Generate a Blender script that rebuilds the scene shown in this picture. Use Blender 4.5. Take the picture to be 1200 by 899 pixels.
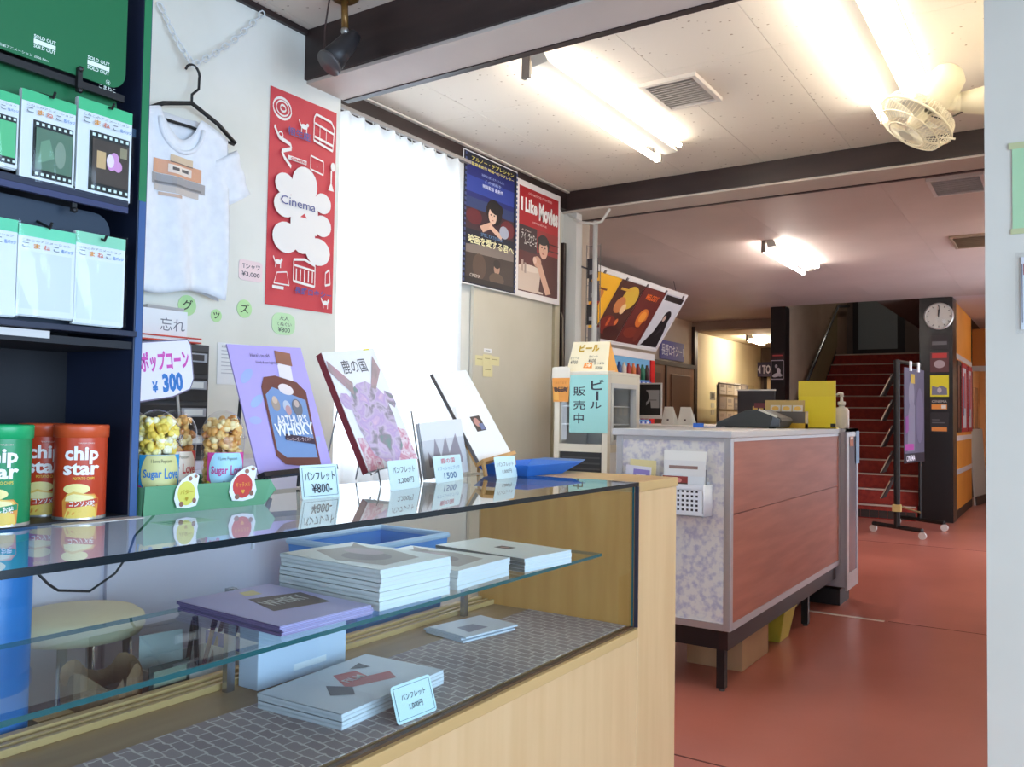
import bpy, math, random
from mathutils import Matrix, Vector
random.seed(7)
for o in list(bpy.data.objects): bpy.data.objects.remove(o)
SC = bpy.context.scene; COL = SC.collection
PI = math.pi

# ------------------------------------------------------------------ camera
CAM = Vector((0, 0, 1.15)); F = 985.0; PX, PY = 600.0, 449.5
def _n(a): return Vector(a).normalized()
_Y = _n((650, -46.5, -F)); _X = _n((1493, 13.5, F)); _X = (_X - _X.dot(_Y) * _Y).normalized(); _Z = _X.cross(_Y)
RW = Matrix((_X, _Y, _Z))                       # world = RW @ camera
cd = bpy.data.cameras.new('camera'); cam = bpy.data.objects.new('camera', cd); COL.objects.link(cam)
cam.matrix_world = Matrix.Translation(CAM) @ RW.to_4x4()
cd.sensor_fit = 'HORIZONTAL'; cd.sensor_width = 36; cd.lens = F / 1200 * 36; cd.clip_start = .02; cd.clip_end = 100
SC.camera = cam
# surveying helpers: the point of a surveyed plane that a line of sight meets
def _d(u, v): return RW @ Vector((u - PX, -(v - PY), -F))
def onz(u, v, z): r = _d(u, v); return CAM + r * ((z - CAM.z) / r.z)
def onx(u, v, x): r = _d(u, v); return CAM + r * (x / r.x)
def ony(u, v, y): r = _d(u, v); return CAM + r * (y / r.y)

# ------------------------------------------------------------------ light
SC.view_settings.view_transform = 'Standard'; SC.view_settings.look = 'None'
SC.view_settings.gamma = 1; SC.view_settings.use_curve_mapping = False
SC.view_settings.exposure = 0.0
w = bpy.data.worlds.new('World'); SC.world = w; w.use_nodes = True
w.node_tree.nodes['Background'].inputs[0].default_value = (.62, .78, 1, 1)
w.node_tree.nodes['Background'].inputs[1].default_value = 1.2
def area(name, loc, direction, sx, sy, power, color):
    l = bpy.data.lights.new(name, 'AREA'); l.shape = 'RECTANGLE'; l.size = sx; l.size_y = sy; l.energy = power; l.color = color
    o = bpy.data.objects.new(name, l); COL.objects.link(o); o.location = loc
    o.rotation_euler = Vector(direction).to_track_quat('-Z', 'Y').to_euler(); return o
DAY = (.60, .80, 1.0)
area('daylight_entrance', (2.75, .2, 1.35), (-1, 0.0, -.12), 4.2, 2.2, 260, DAY)     # glazed street front on the right
area('daylight_front', (.4, -2.9, 1.3), (0, 1, -.08), 3.0, 2.0, 34, DAY)             # glazed door behind the viewer
area('daylight_window', (-3.05, 3.0, 1.7), (1, 0, -.1), 1.2, 1.5, 60, (.85, .93, 1.0))   # window behind the curtain

area('daylight_side', (1.0, 9.0, 1.2), (-1, 0, -.1), 2.0, 2.0, 90, (.86, .92, 1.0))         # glazed side door of the lobby

# ------------------------------------------------------------------ materials
def lin(c):
    return tuple(((x / 255) / 12.92 if x / 255 <= .04045 else ((x / 255 + .055) / 1.055) ** 2.4) for x in c)
MC = {}
def C(r, g, b, rough=.55, metal=0.0, spec=.5):
    k = (r, g, b, rough, metal, spec)
    if k in MC: return MC[k]
    m = bpy.data.materials.new('paint_%d_%d_%d' % (r, g, b)); m.use_nodes = True
    p = m.node_tree.nodes['Principled BSDF']; p.inputs['Base Color'].default_value = (*lin((r, g, b)), 1)
    p.inputs['Roughness'].default_value = rough; p.inputs['Metallic'].default_value = metal
    p.inputs['Specular IOR Level'].default_value = spec
    MC[k] = m; return m
def nodes(name):
    m = bpy.data.materials.new(name); m.use_nodes = True; nt = m.node_tree
    return m, nt, nt.nodes['Principled BSDF'], nt.nodes.new, nt.links.new
def noisy(name, c1, c2, scale=4, rough=.6, stretch=(1, 1, 1), bump=0, detail=4, metal=0, lo=.35, hi=.65, spec=.5):
    m, nt, p, N, L = nodes(name)
    tc = N('ShaderNodeTexCoord'); mp = N('ShaderNodeMapping'); mp.inputs['Scale'].default_value = stretch
    nz = N('ShaderNodeTexNoise'); nz.inputs['Scale'].default_value = scale; nz.inputs['Detail'].default_value = detail
    cr = N('ShaderNodeValToRGB'); cr.color_ramp.elements[0].position = lo; cr.color_ramp.elements[1].position = hi
    cr.color_ramp.elements[0].color = (*lin(c1), 1); cr.color_ramp.elements[1].color = (*lin(c2), 1)
    L(tc.outputs['Object'], mp.inputs[0]); L(mp.outputs[0], nz.inputs['Vector']); L(nz.outputs['Fac'], cr.inputs[0]); L(cr.outputs[0], p.inputs['Base Color'])
    p.inputs['Roughness'].default_value = rough; p.inputs['Metallic'].default_value = metal; p.inputs['Specular IOR Level'].default_value = spec
    if bump:
        b = N('ShaderNodeBump'); b.inputs['Strength'].default_value = bump; b.inputs['Distance'].default_value = .01
        L(nz.outputs['Fac'], b.inputs['Height']); L(b.outputs[0], p.inputs['Normal'])
    return m
def glassy(name, tint=(1, 1, 1), ior=1.5, rough=.0, gloss=1.0):
    m, nt, p, N, L = nodes(name); nt.nodes.remove(p)
    out = [n for n in nt.nodes if n.type == 'OUTPUT_MATERIAL'][0]
    t = N('ShaderNodeBsdfTransparent'); t.inputs[0].default_value = (*tint, 1)
    g = N('ShaderNodeBsdfGlossy'); g.inputs['Roughness'].default_value = rough; g.inputs['Color'].default_value = (gloss, gloss, gloss, 1)
    fr = N('ShaderNodeFresnel'); fr.inputs[0].default_value = ior
    ge = N('ShaderNodeNewGeometry'); iv = N('ShaderNodeMath'); iv.operation = 'MULTIPLY_ADD'; iv.inputs[1].default_value = -1; iv.inputs[2].default_value = 1; L(ge.outputs['Backfacing'], iv.inputs[0])
    mu = N('ShaderNodeMath'); mu.operation = 'MULTIPLY'; L(fr.outputs[0], mu.inputs[0]); L(iv.outputs[0], mu.inputs[1])
    mx = N('ShaderNodeMixShader'); L(mu.outputs[0], mx.inputs[0]); L(t.outputs[0], mx.inputs[1]); L(g.outputs[0], mx.inputs[2]); L(mx.outputs[0], out.inputs[0])
    return m
def glow(name, color, strength):
    m, nt, p, N, L = nodes(name)
    p.inputs['Base Color'].default_value = (1, 1, 1, 1); p.inputs['Emission Color'].default_value = (*color, 1); p.inputs['Emission Strength'].default_value = strength
    return m

WHITE = C(238, 238, 234, .6); BLACK = C(22, 22, 24, .5); PAPER = C(240, 240, 236, .7)
M_WALL = noisy('wall_plaster', (222, 220, 208), (234, 232, 222), 2.5, .8)
M_BEIGE = noisy('beige_board', (196, 190, 172), (208, 202, 186), 1.6, .75)
M_DARK = noisy('dark_brown_wood', (40, 27, 26), (54, 38, 36), 3, .45, (1, 1, 6))
M_SOFFIT = noisy('beam_soffit', (196, 182, 172), (208, 196, 184), 2, .6)
M_CASE = noisy('case_light_wood', (208, 172, 124), (215, 181, 134), 4, .42, (5, 5, .5))
M_CASEIN = noisy('case_inner_wood', (206, 146, 70), (216, 158, 84), 5, .4, (5, 5, .6))
M_RAIL = noisy('case_rail_wood', (190, 156, 102), (200, 166, 112), 4, .4, (3, .4, 3))
M_NAVY = noisy('navy_board', (22, 30, 50), (30, 40, 66), 3, .5)
M_ALU = C(196, 196, 200, .35, .75); M_STEEL = C(170, 172, 176, .25, .9); M_IRON = C(20, 17, 17, .45)
M_REDWOOD = noisy('red_brown_laminate', (172, 97, 76), (188, 112, 90), 4, .42, (.6, .6, 7), detail=6)
M_EDGE = C(10, 26, 34, .15); M_EDGE2 = C(24, 92, 96, .15)
M_GLASS = glassy('case_glass', (.93, .97, .97), 1.42)
M_GLASS2 = glassy('window_glass', (.97, .98, 1), 1.45)
M_CLEAR = glassy('clear_plastic', (.96, .96, .96), 1.35, .08)
M_BAG = glassy('plastic_bag', (.95, .97, .97), 1.38, .12)
M_CARTON = noisy('cardboard', (176, 138, 100), (190, 152, 112), 3, .8)
M_TUBE = glow('fluorescent_tube', (1, .93, .80), 25)

# ceiling board: pale with dark pin-hole flecks
def flecked():
    m, nt, p, N, L = nodes('flecked_ceiling_board')
    tc = N('ShaderNodeTexCoord'); mp = N('ShaderNodeMapping'); mp.inputs['Rotation'].default_value = (0, 0, .6)
    vo = N('ShaderNodeTexVoronoi'); vo.inputs['Scale'].default_value = 24
    nz = N('ShaderNodeTexNoise'); nz.inputs['Scale'].default_value = 90
    ad = N('ShaderNodeMath'); ad.operation = 'MULTIPLY_ADD'; ad.inputs[1].default_value = .35
    cr = N('ShaderNodeValToRGB'); e = cr.color_ramp.elements; e[0].position = .26; e[1].position = .30
    e[0].color = (*lin((170, 152, 134)), 1); e[1].color = (*lin((226, 216, 202)), 1)
    L(tc.outputs['Object'], mp.inputs[0]); L(mp.outputs[0], vo.inputs['Vector']); L(mp.outputs[0], nz.inputs['Vector'])
    L(nz.outputs['Fac'], ad.inputs[0]); L(vo.outputs['Distance'], ad.inputs[2]); L(ad.outputs[0], cr.inputs[0]); L(cr.outputs[0], p.inputs['Base Color'])
    p.inputs['Roughness'].default_value = .85
    return m
M_CEIL = flecked()
M_CEIL2 = noisy('lobby_ceiling', (196, 180, 174), (206, 190, 184), 1.2, .55)
def floor_mat():
    m, nt, p, N, L = nodes('red_painted_floor')
    tc = N('ShaderNodeTexCoord')
    a = N('ShaderNodeTexNoise'); a.inputs['Scale'].default_value = 1.1; a.inputs['Detail'].default_value = 6
    b = N('ShaderNodeTexNoise'); b.inputs['Scale'].default_value = 16; b.inputs['Detail'].default_value = 5
    cr = N('ShaderNodeValToRGB'); e = cr.color_ramp.elements; e[0].position = .3; e[1].position = .7
    e[0].color = (*lin((160, 90, 76)), 1); e[1].color = (*lin((180, 107, 93)), 1)
    L(tc.outputs['Object'], a.inputs['Vector']); L(tc.outputs['Object'], b.inputs['Vector']); L(a.outputs['Fac'], cr.inputs[0]); L(cr.outputs[0], p.inputs['Base Color'])
    mr = N('ShaderNodeMapRange'); mr.inputs[3].default_value = .29; mr.inputs[4].default_value = .31
    L(b.outputs['Fac'], mr.inputs[0]); L(mr.outputs[0], p.inputs['Roughness']); return m
M_FLOOR = floor_mat()
def cloth_mat():   # printed scale pattern of the case lining
    m, nt, p, N, L = nodes('scale_print_cloth')
    tc = N('ShaderNodeTexCoord'); mp = N('ShaderNodeMapping'); mp.inputs['Rotation'].default_value = (0, 0, .12)
    br = N('ShaderNodeTexBrick'); br.inputs['Scale'].default_value = 1; br.inputs['Brick Width'].default_value = .044; br.inputs['Row Height'].default_value = .027
    br.inputs['Mortar Size'].default_value = .0022; br.inputs['Mortar Smooth'].default_value = .3
    br.inputs['Color1'].default_value = (*lin((158, 140, 138)), 1); br.inputs['Color2'].default_value = (*lin((174, 157, 154)), 1); br.inputs['Mortar'].default_value = (*lin((220, 208, 200)), 1)
    nz = N('ShaderNodeTexNoise'); nz.inputs['Scale'].default_value = 60
    ad = N('ShaderNodeVectorMath'); ad.operation = 'MULTIPLY_ADD'; ad.inputs[1].default_value = (.012, .012, 0)
    L(tc.outputs['Object'], mp.inputs[0]); L(nz.outputs['Color'], ad.inputs[0]); L(mp.outputs[0], ad.inputs[2]); L(mp.outputs[0], nz.inputs['Vector'])
    L(ad.outputs[0], br.inputs['Vector']); L(br.outputs['Color'], p.inputs['Base Color']); p.inputs['Roughness'].default_value = .7
    return m
M_CLOTH = cloth_mat()
def curtain_mat():
    m, nt, p, N, L = nodes('white_curtain'); out = [n for n in nt.nodes if n.type == 'OUTPUT_MATERIAL'][0]
    tl = N('ShaderNodeBsdfTranslucent'); tl.inputs[0].default_value = (.86, .9, .93, 1); p.inputs['Base Color'].default_value = (.88, .9, .92, 1); p.inputs['Roughness'].default_value = .9
    mx = N('ShaderNodeMixShader'); mx.inputs[0].default_value = .55; L(p.outputs[0], mx.inputs[1]); L(tl.outputs[0], mx.inputs[2]); L(mx.outputs[0], out.inputs[0])
    return m
M_CURTAIN = curtain_mat()
M_FLORAL = noisy('pale_flower_print', (184, 180, 196), (222, 217, 210), 42, .6, detail=5, lo=.34, hi=.56)
M_SHIRT = noisy('white_cotton', (232, 234, 238), (240, 242, 246), 30, .9)

# ------------------------------------------------------------------ mesh helpers
class MB:
    def __init__(s): s.v = []; s.f = []; s.m = []; s.mats = []; s.T = None
    def mi(s, m):
        if m not in s.mats: s.mats.append(m)
        return s.mats.index(m)
    def add(s, vs, fs, m):
        b = len(s.v)
        for p in vs:
            p = Vector(p); s.v.append(tuple(s.T @ p) if s.T else tuple(p))
        i = s.mi(m)
        for f in fs: s.f.append([b + k for k in f]); s.m.append(i)
        return s
    def box(s, x0, x1, y0, y1, z0, z1, m):
        x0, x1 = sorted((x0, x1)); y0, y1 = sorted((y0, y1)); z0, z1 = sorted((z0, z1))
        return s.add([(x0, y0, z0), (x1, y0, z0), (x1, y1, z0), (x0, y1, z0), (x0, y0, z1), (x1, y0, z1), (x1, y1, z1), (x0, y1, z1)],
                     [(0, 3, 2, 1), (4, 5, 6, 7), (0, 1, 5, 4), (1, 2, 6, 5), (2, 3, 7, 6), (3, 0, 4, 7)], m)
    def prism(s, poly, z0, z1, m):      # poly counter-clockwise in xy
        n = len(poly); vs = [(x, y, z0) for x, y in poly] + [(x, y, z1) for x, y in poly]
        return s.add(vs, [tuple(range(n - 1, -1, -1)), tuple(range(n, 2 * n))] + [(i, (i + 1) % n, n + (i + 1) % n, n + i) for i in range(n)], m)
    def tube(s, pts, r, m, n=8, closed=False):
        pts = [Vector(p) for p in pts]; N_ = len(pts); rs = r if isinstance(r, (list, tuple)) else [r] * N_
        up = None; rings = []
        for i, p in enumerate(pts):
            a = pts[(i - 1) % N_] if (closed or i > 0) else p; b = pts[(i + 1) % N_] if (closed or i < N_ - 1) else p
            t = (b - a).normalized()
            if up is None or abs(up.dot(t)) > .99: up = Vector((0, 0, 1)) if abs(t.z) < .9 else Vector((1, 0, 0))
            x = (up - t * up.dot(t)).normalized(); up = x; y = t.cross(x)
            rings.append([p + (x * math.cos(2 * PI * k / n) + y * math.sin(2 * PI * k / n)) * rs[i] for k in range(n)])
        vs = [q for rr in rings for q in rr]; fs = []
        for i in range(N_ if closed else N_ - 1):
            j = (i + 1) % N_
            for k in range(n): fs.append((i * n + k, i * n + (k + 1) % n, j * n + (k + 1) % n, j * n + k))
        if not closed: fs += [tuple(range(n - 1, -1, -1)), tuple((N_ - 1) * n + k for k in range(n))]
        return s.add(vs, fs, m)
    def lathe(s, prof, m, n=24, c=(0, 0, 0), a0=0, a1=2 * PI):
        full = abs(a1 - a0 - 2 * PI) < 1e-6; k_ = n if full else n + 1; vs = []; fs = []
        for r, z in prof:
            for k in range(k_):
                a = a0 + (a1 - a0) * k / n; vs.append((c[0] + r * math.cos(a), c[1] + r * math.sin(a), c[2] + z))
        for i in range(len(prof) - 1):
            for k in range(n): fs.append((i * k_ + k, i * k_ + (k + 1) % k_, (i + 1) * k_ + (k + 1) % k_, (i + 1) * k_ + k))
        return s.add(vs, fs, m)
    def ball(s, c, r, m, nu=8, nv=6, jit=0):
        vs = [(c[0], c[1], c[2] - r)]
        for i in range(1, nv):
            t = PI * i / nv - PI / 2
            for k in range(nu):
                a = 2 * PI * k / nu; q = r * (1 + random.uniform(-jit, jit)); vs.append((c[0] + q * math.cos(t) * math.cos(a), c[1] + q * math.cos(t) * math.sin(a), c[2] + q * math.sin(t)))
        vs.append((c[0], c[1], c[2] + r)); T_ = len(vs) - 1; fs = []
        for k in range(nu): fs.append((0, 1 + (k + 1) % nu, 1 + k))
        for i in range(nv - 2):
            for k in range(nu): fs.append((1 + i * nu + k, 1 + i * nu + (k + 1) % nu, 1 + (i + 1) * nu + (k + 1) % nu, 1 + (i + 1) * nu + k))
        for k in range(nu): fs.append((1 + (nv - 2) * nu + k, 1 + (nv - 2) * nu + (k + 1) % nu, T_))
        return s.add(vs, fs, m)
    def grid(s, fn, nu, nv, m):
        vs = [fn(i / nu, j / nv) for j in range(nv + 1) for i in range(nu + 1)]
        return s.add(vs, [(j * (nu + 1) + i, j * (nu + 1) + i + 1, (j + 1) * (nu + 1) + i + 1, (j + 1) * (nu + 1) + i) for j in range(nv) for i in range(nu)], m)
    def build(s, name, parent=None, smooth=False, bevel=0, solid=0):
        me = bpy.data.meshes.new(name); me.from_pydata(s.v, [], s.f)
        for m in s.mats: me.materials.append(m)
        me.polygons.foreach_set('material_index', s.m)
        if smooth: me.polygons.foreach_set('use_smooth', [True] * len(me.polygons))
        me.update(); o = bpy.data.objects.new(name, me); COL.objects.link(o)
        if parent is not None: o.parent = parent
        if solid: q = o.modifiers.new('s', 'SOLIDIFY'); q.thickness = solid; q.offset = 0
        if bevel: q = o.modifiers.new('b', 'BEVEL'); q.width = bevel; q.segments = 2; q.limit_method = 'ANGLE'
        return o
def frame(loc, xa, ya):
    x = Vector(xa).normalized(); y = Vector(ya); y = (y - y.dot(x) * x).normalized(); z = x.cross(y)
    M = Matrix((x, y, z)).transposed().to_4x4(); M.translation = Vector(loc); return M
FACE_X = ((0, 1, 0), (0, 0, 1))      # sheet axes on a wall that faces +x
FACE_Y = ((1, 0, 0), (0, 0, 1))      # sheet axes on a wall that faces -y
def tag(o, label, cat, group=None, kind=None):
    o['label'] = label; o['category'] = cat
    if group: o['group'] = group
    if kind: o['kind'] = kind
    return o
def thing(name, label, cat, M=None, group=None):
    o = bpy.data.objects.new(name, None); COL.objects.link(o); o.empty_display_size = .05
    if M is not None: o.matrix_world = M if isinstance(M, Matrix) else Matrix.Translation(M)
    return tag(o, label, cat, group)
def struct(o, label=None):
    o['kind'] = 'structure'
    if label: o['label'] = label
    return o
def part(name, parent, fn, smooth=False, bevel=0, solid=0):
    b = MB(); fn(b); return b.build(name, parent, smooth, bevel, solid)
def pbox(name, parent, x0, x1, y0, y1, z0, z1, m, bevel=0):
    return part(name, parent, lambda b: b.box(x0, x1, y0, y1, z0, z1, m), bevel=bevel)
def copy_tree(o, parent=None):
    c = o.copy(); COL.objects.link(c); c.parent = parent
    for ch in o.children: copy_tree(ch, c)
    return c

# ------------------------------------------------------------------ flat print and lettering
TXT = {}
def text_geo(s, bold=0.0):
    k = (s, bold)
    if k in TXT: return TXT[k]
    c = bpy.data.curves.new('t', 'FONT'); c.body = s; c.size = 1; c.resolution_u = 2; c.offset = bold
    o = bpy.data.objects.new('t', c); COL.objects.link(o)
    dg = bpy.context.evaluated_depsgraph_get(); me = bpy.data.meshes.new_from_object(o.evaluated_get(dg))
    vs = [(v.co.x, v.co.y) for v in me.vertices]; fs = [tuple(p.vertices) for p in me.polygons]
    bpy.data.objects.remove(o); bpy.data.curves.remove(c); bpy.data.meshes.remove(me)
    xs = [v[0] for v in vs]; ys = [v[1] for v in vs]; a, b2, c2, d = min(xs), max(xs), min(ys), max(ys)
    vs = [((x - a) / max(b2 - a, 1e-6), (y - c2) / max(d - c2, 1e-6)) for x, y in vs]
    TXT[k] = (vs, fs); return TXT[k]
def E(col, cx, cy, rx, ry, n=20, rot=0):
    ca, sa = math.cos(rot), math.sin(rot)
    return (col, [(cx + rx * math.cos(2 * PI * k / n) * ca - ry * math.sin(2 * PI * k / n) * sa, cy + rx * math.cos(2 * PI * k / n) * sa + ry * math.sin(2 * PI * k / n) * ca) for k in range(n)])
def R(col, x0, y0, x1, y1): return (col, [(x0, y0), (x1, y0), (x1, y1), (x0, y1)])
def P(col, *pts): return (col, list(pts))
def LN(col, wd, *pts):   # thin line as quads
    out = []
    for (a, b), (c, d) in zip(pts, pts[1:]):
        l = math.hypot(c - a, d - b) or 1; nx, ny = -(d - b) / l * wd / 2, (c - a) / l * wd / 2
        out.append((col, [(a + nx, b + ny), (a - nx, b - ny), (c - nx, d - ny), (c + nx, d + ny)]))
    return out
def RING(col, cx, cy, rx, ry, wd, n=24):
    return LN(col, wd, *[(cx + rx * math.cos(2 * PI * k / n), cy + ry * math.sin(2 * PI * k / n)) for k in range(n + 1)])
def flat(L):
    out = []
    for s in L:
        if isinstance(s, list): out += flat(s)
        else: out.append(s)
    return out
def ccw(p):
    a = sum(p[i][0] * p[(i + 1) % len(p)][1] - p[(i + 1) % len(p)][0] * p[i][1] for i in range(len(p)))
    return p if a > 0 else p[::-1]
def prints(root, W, H, shapes, texts=(), z0=.0012, dz=.00022, wrap=None, name='print', rough=.5):
    """shapes: (rgb, [(x,y)..]) in 0..1 of the sheet; texts: (rgb, string, x0,y0,x1,y1[,bold]) fitted in a box."""
    mp = wrap or (lambda x, y, z: (x * W, y * H, z)); z = z0
    if shapes:
        b = MB()
        for col, pts in flat(shapes):
            pts = ccw(pts); b.add([mp(x, y, z) for x, y in pts], [tuple(range(len(pts)))], C(*col, rough)); z += dz
        b.build(name, root)
    if texts:
        b = MB(); z += dz
        for t in texts:
            col, s, x0, y0, x1, y1 = t[:6]; vs, fs = text_geo(s, t[6] if len(t) > 6 else 0)
            b.add([mp(x0 + x * (x1 - x0), y0 + y * (y1 - y0), z) for x, y in vs], fs, C(*col, rough))
        b.build('lettering', root)
def sheet(name, label, cat, M, W, H, col, shapes=(), texts=(), th=.0012, group=None, outline=None, mat=None, dz=.00022, back=None):
    """a thin sheet in local xy, front towards +z"""
    b = MB(); m = mat or C(*col, .6)
    b.prism([(x * W, y * H) for x, y in (ccw(outline) if outline else [(0, 0), (1, 0), (1, 1), (0, 1)])], 0, th, m)
    o = b.build(name); o.matrix_world = M; tag(o, label, cat, group)
    prints(o, W, H, list(shapes), list(texts), th + .0003, dz); return o
def rrect(r=.08, asp=1.0, n=4):
    out = []
    for cx, cy, a0 in ((1 - r * asp, 1 - r, 0), (r * asp, 1 - r, PI / 2), (r * asp, r, PI), (1 - r * asp, r, 1.5 * PI)):
        for k in range(n + 1):
            a = a0 + PI / 2 * k / n; out.append((cx + r * asp * math.cos(a), cy + r * math.sin(a)))
    return out
def sheet_x(name, label, cat, tl, br, x, col, shapes=(), texts=(), **k):
    a = onx(*tl, x); b = onx(*br, x)
    return sheet(name, label, cat, frame((x, a.y, b.z), *FACE_X), b.y - a.y, a.z - b.z, col, shapes, texts, **k)
def sheet_y(name, label, cat, tl, br, y, col, shapes=(), texts=(), **k):
    a = ony(*tl, y); b = ony(*br, y)
    return sheet(name, label, cat, frame((a.x, y, b.z), *FACE_Y), b.x - a.x, a.z - b.z, col, shapes, texts, **k)

# ================================================================== THE SETTING
def sbox(name, *boxes, mat, label=None):
    b = MB()
    for q in boxes: b.box(*q, mat)
    return struct(b.build(name), label)
ZC = 2.57
floor = sbox('floor', (-6, 3, -3, 26, -.1, 0), mat=M_FLOOR, label='worn red painted floor running past the reception counter')
for y, x0, x1 in ((2.745, -2.3, -.2), (5.25, -.86, .6), (8.6, -3.0, .6)):
    pbox('floor_joint', floor, x0, x1, y - .004, y + .004, 0, .0012, C(88, 38, 30, .6))
pbox('daylight_strip', floor, -1.34, -.88, 5.225, 5.25, 0, .003, C(250, 246, 236, .25, .1))  # line of daylight across the floor, laid in as a near-white strip

# walls
wl = sbox('wall_left', (-2.8, -2.36, -3, 2.33, 0, ZC), mat=M_WALL, label='white plaster wall behind the T-shirt')
M_WALLB = noisy('window_wall_plaster', (206, 206, 200), (218, 218, 212), 2, .8)
wy0, wy1, wz0, wz1 = 2.52, 3.40, .95, 2.36
sbox('wall_left_window_bay', (-2.8, -2.68, 2.33, wy0, 0, ZC), (-2.8, -2.68, wy1, 4.88, 0, ZC), (-2.8, -2.68, wy0, wy1, 0, wz0), (-2.8, -2.68, wy0, wy1, wz1, ZC), mat=M_WALLB)
sbox('wall_left_partition', (-2.675, -2.655, 3.635, 4.46, 0, 1.93), mat=M_BEIGE, label='beige board partition under the film posters')
M_LOB = noisy('lobby_wall', (196, 182, 164), (206, 192, 174), 2, .7)
sbox('wall_left_lobby', (-4.8, -4.65, 4.88, 11.96, 0, ZC), (-4.8, -2.68, 4.88, 4.98, 0, ZC), mat=M_LOB)
M_YEL = noisy('cream_corridor_wall', (228, 216, 176), (236, 224, 186), 1.5, .7)
sbox('wall_corridor_left', (-4.8, -4.63, 11.98, 15.2, 0, 2.43), mat=M_YEL, label='cream corridor wall with notices')
sbox('wall_corridor_end', (-4.8, -3.05, 15.2, 15.35, 0, 2.43), mat=noisy('corridor_end', (96, 78, 66), (106, 88, 74), 2, .7))
sbox('ceiling_corridor', (-4.8, -3.05, 11.98, 15.3, 2.43, 2.5), mat=C(206, 192, 168, .8))
sbox('trim_5', (-4.66, -3.1, 11.9, 12.02, 2.44, 2.57), mat=noisy('soffit_brown', (158, 138, 122), (168, 148, 132), 2, .6))
sbox('trim_6', (-4.66, -4.60, 11.88, 12.0, 0, 2.5), mat=M_DARK)
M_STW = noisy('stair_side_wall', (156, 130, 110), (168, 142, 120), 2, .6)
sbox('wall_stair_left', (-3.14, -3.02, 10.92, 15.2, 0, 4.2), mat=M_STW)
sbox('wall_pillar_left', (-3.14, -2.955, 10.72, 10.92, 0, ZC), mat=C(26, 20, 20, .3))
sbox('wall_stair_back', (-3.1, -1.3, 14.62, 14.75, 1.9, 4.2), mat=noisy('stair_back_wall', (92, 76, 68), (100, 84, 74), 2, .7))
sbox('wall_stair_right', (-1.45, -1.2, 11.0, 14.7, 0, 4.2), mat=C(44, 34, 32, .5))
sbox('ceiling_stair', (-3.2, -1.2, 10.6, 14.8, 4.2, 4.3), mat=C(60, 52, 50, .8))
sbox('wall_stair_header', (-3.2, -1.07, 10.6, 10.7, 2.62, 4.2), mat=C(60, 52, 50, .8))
sbox('wall_pillar_clock', (-1.42, -1.075, 10.72, 11.1, 0, ZC), mat=C(24, 18, 18, .28), label='glossy black pillar that carries the clock')
wo = sbox('wall_right_lobby', (-1.42, -1.09, 11.1, 13.1, 0, ZC), mat=noisy('orange_wall', (226, 146, 50), (236, 158, 62), 2, .5), label='orange wall beside the black pillar')
for z in (.95, .55, 1.93): pbox('rail', wo, -1.09, -1.082, 11.1, 13.1, z - .03, z + .03, C(214, 208, 214, .4))
pbox('plinth', wo, -1.09, -1.085, 11.1, 13.1, 0, .1, C(40, 30, 26, .5))
sbox('wall_back_header', (-1.9, 1, 14.6, 14.75, 1.96, ZC), (-1.9, -1.36, 14.6, 14.75, 0, 1.96), mat=C(222, 128, 44, .5), label='orange wall above the far doorway')
sbox('trim_7', (-1.36, 1, 14.56, 14.6, 1.92, 2.0), (-1.40, -1.34, 14.56, 14.6, 0, 1.92), mat=C(224, 218, 214, .5))
sbox('wall_back_corridor', (-1.95, 1, 24.6, 24.75, 0, ZC), (-1.95, -1.86, 14.75, 24.6, 0, ZC), mat=C(232, 190, 140, .7), label='cream end of the far corridor')
sbox('wall_right_far', (.6, .75, 3.9, 8.0, 0, ZC), (.6, .75, 10.0, 24.7, 0, ZC), (.6, .75, 8.0, 10.0, 2.2, ZC), mat=M_WALL)
pil = sbox('wall_right_pillar', (-.182, .6, 2.6, 3.9, 0, ZC), mat=noisy('pillar_paint', (216, 212, 198), (224, 220, 206), 2, .7), label='pale painted pillar at the edge of the view')
sbox('wall_right', (2.4, 2.5, -3, -1.9, 0, ZC), (2.4, 2.5, 2.3, 3.9, 0, ZC), (2.4, 2.5, -1.9, 2.3, 2.3, ZC), (2.4, 2.5, -1.9, 2.3, 0, .12), (.6, 2.5, 3.9, 4.0, 0, ZC), mat=M_WALL)
sbox('wall_back', (-2.4, -1.1, -2.7, -2.6, 0, ZC), (1.9, 2.5, -2.7, -2.6, 0, ZC), (-1.1, 1.9, -2.7, -2.6, 2.2, ZC), mat=M_WALL)
# glazing
def glazed(name, axis, at, a0, a1, z0, z1, muls, fr=.05, col=C(120, 122, 126, .4, .5)):
    o = bpy.data.objects.new(name, None); COL.objects.link(o); struct(o)
    def bx(nm, p0, p1, q0, q1, m, t):
        if axis == 'x': pbox(nm, o, at - t, at + t, p0, p1, q0, q1, m)
        else: pbox(nm, o, p0, p1, at - t, at + t, q0, q1, m)
    bx('frame', a0, a1, z0, z0 + fr, col, .03); bx('frame', a0, a1, z1 - fr, z1, col, .03)
    xs = [a0] + muls + [a1 - fr]
    for x in xs: bx('mullion', x, x + fr, z0 + fr, z1 - fr, col, .03)
    for x, x2 in zip(xs, xs[1:]): bx('pane', x + fr, x2, z0 + fr, z1 - fr, M_GLASS2, .003)
    return o
glazed('window_1', 'x', -2.74, wy0, wy1, wz0, wz1, [2.94], .04, C(150, 150, 150, .4, .6))
glazed('window_2', 'x', 2.45, -1.9, 2.3, .12, 2.3, [-.55, .8])
glazed('window_3', 'x', .68, 8.0, 10.0, 0, 2.2, [9.0])
glazed('door_1', 'y', -2.65, -1.1, 1.9, 0, 2.2, [.35])

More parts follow.
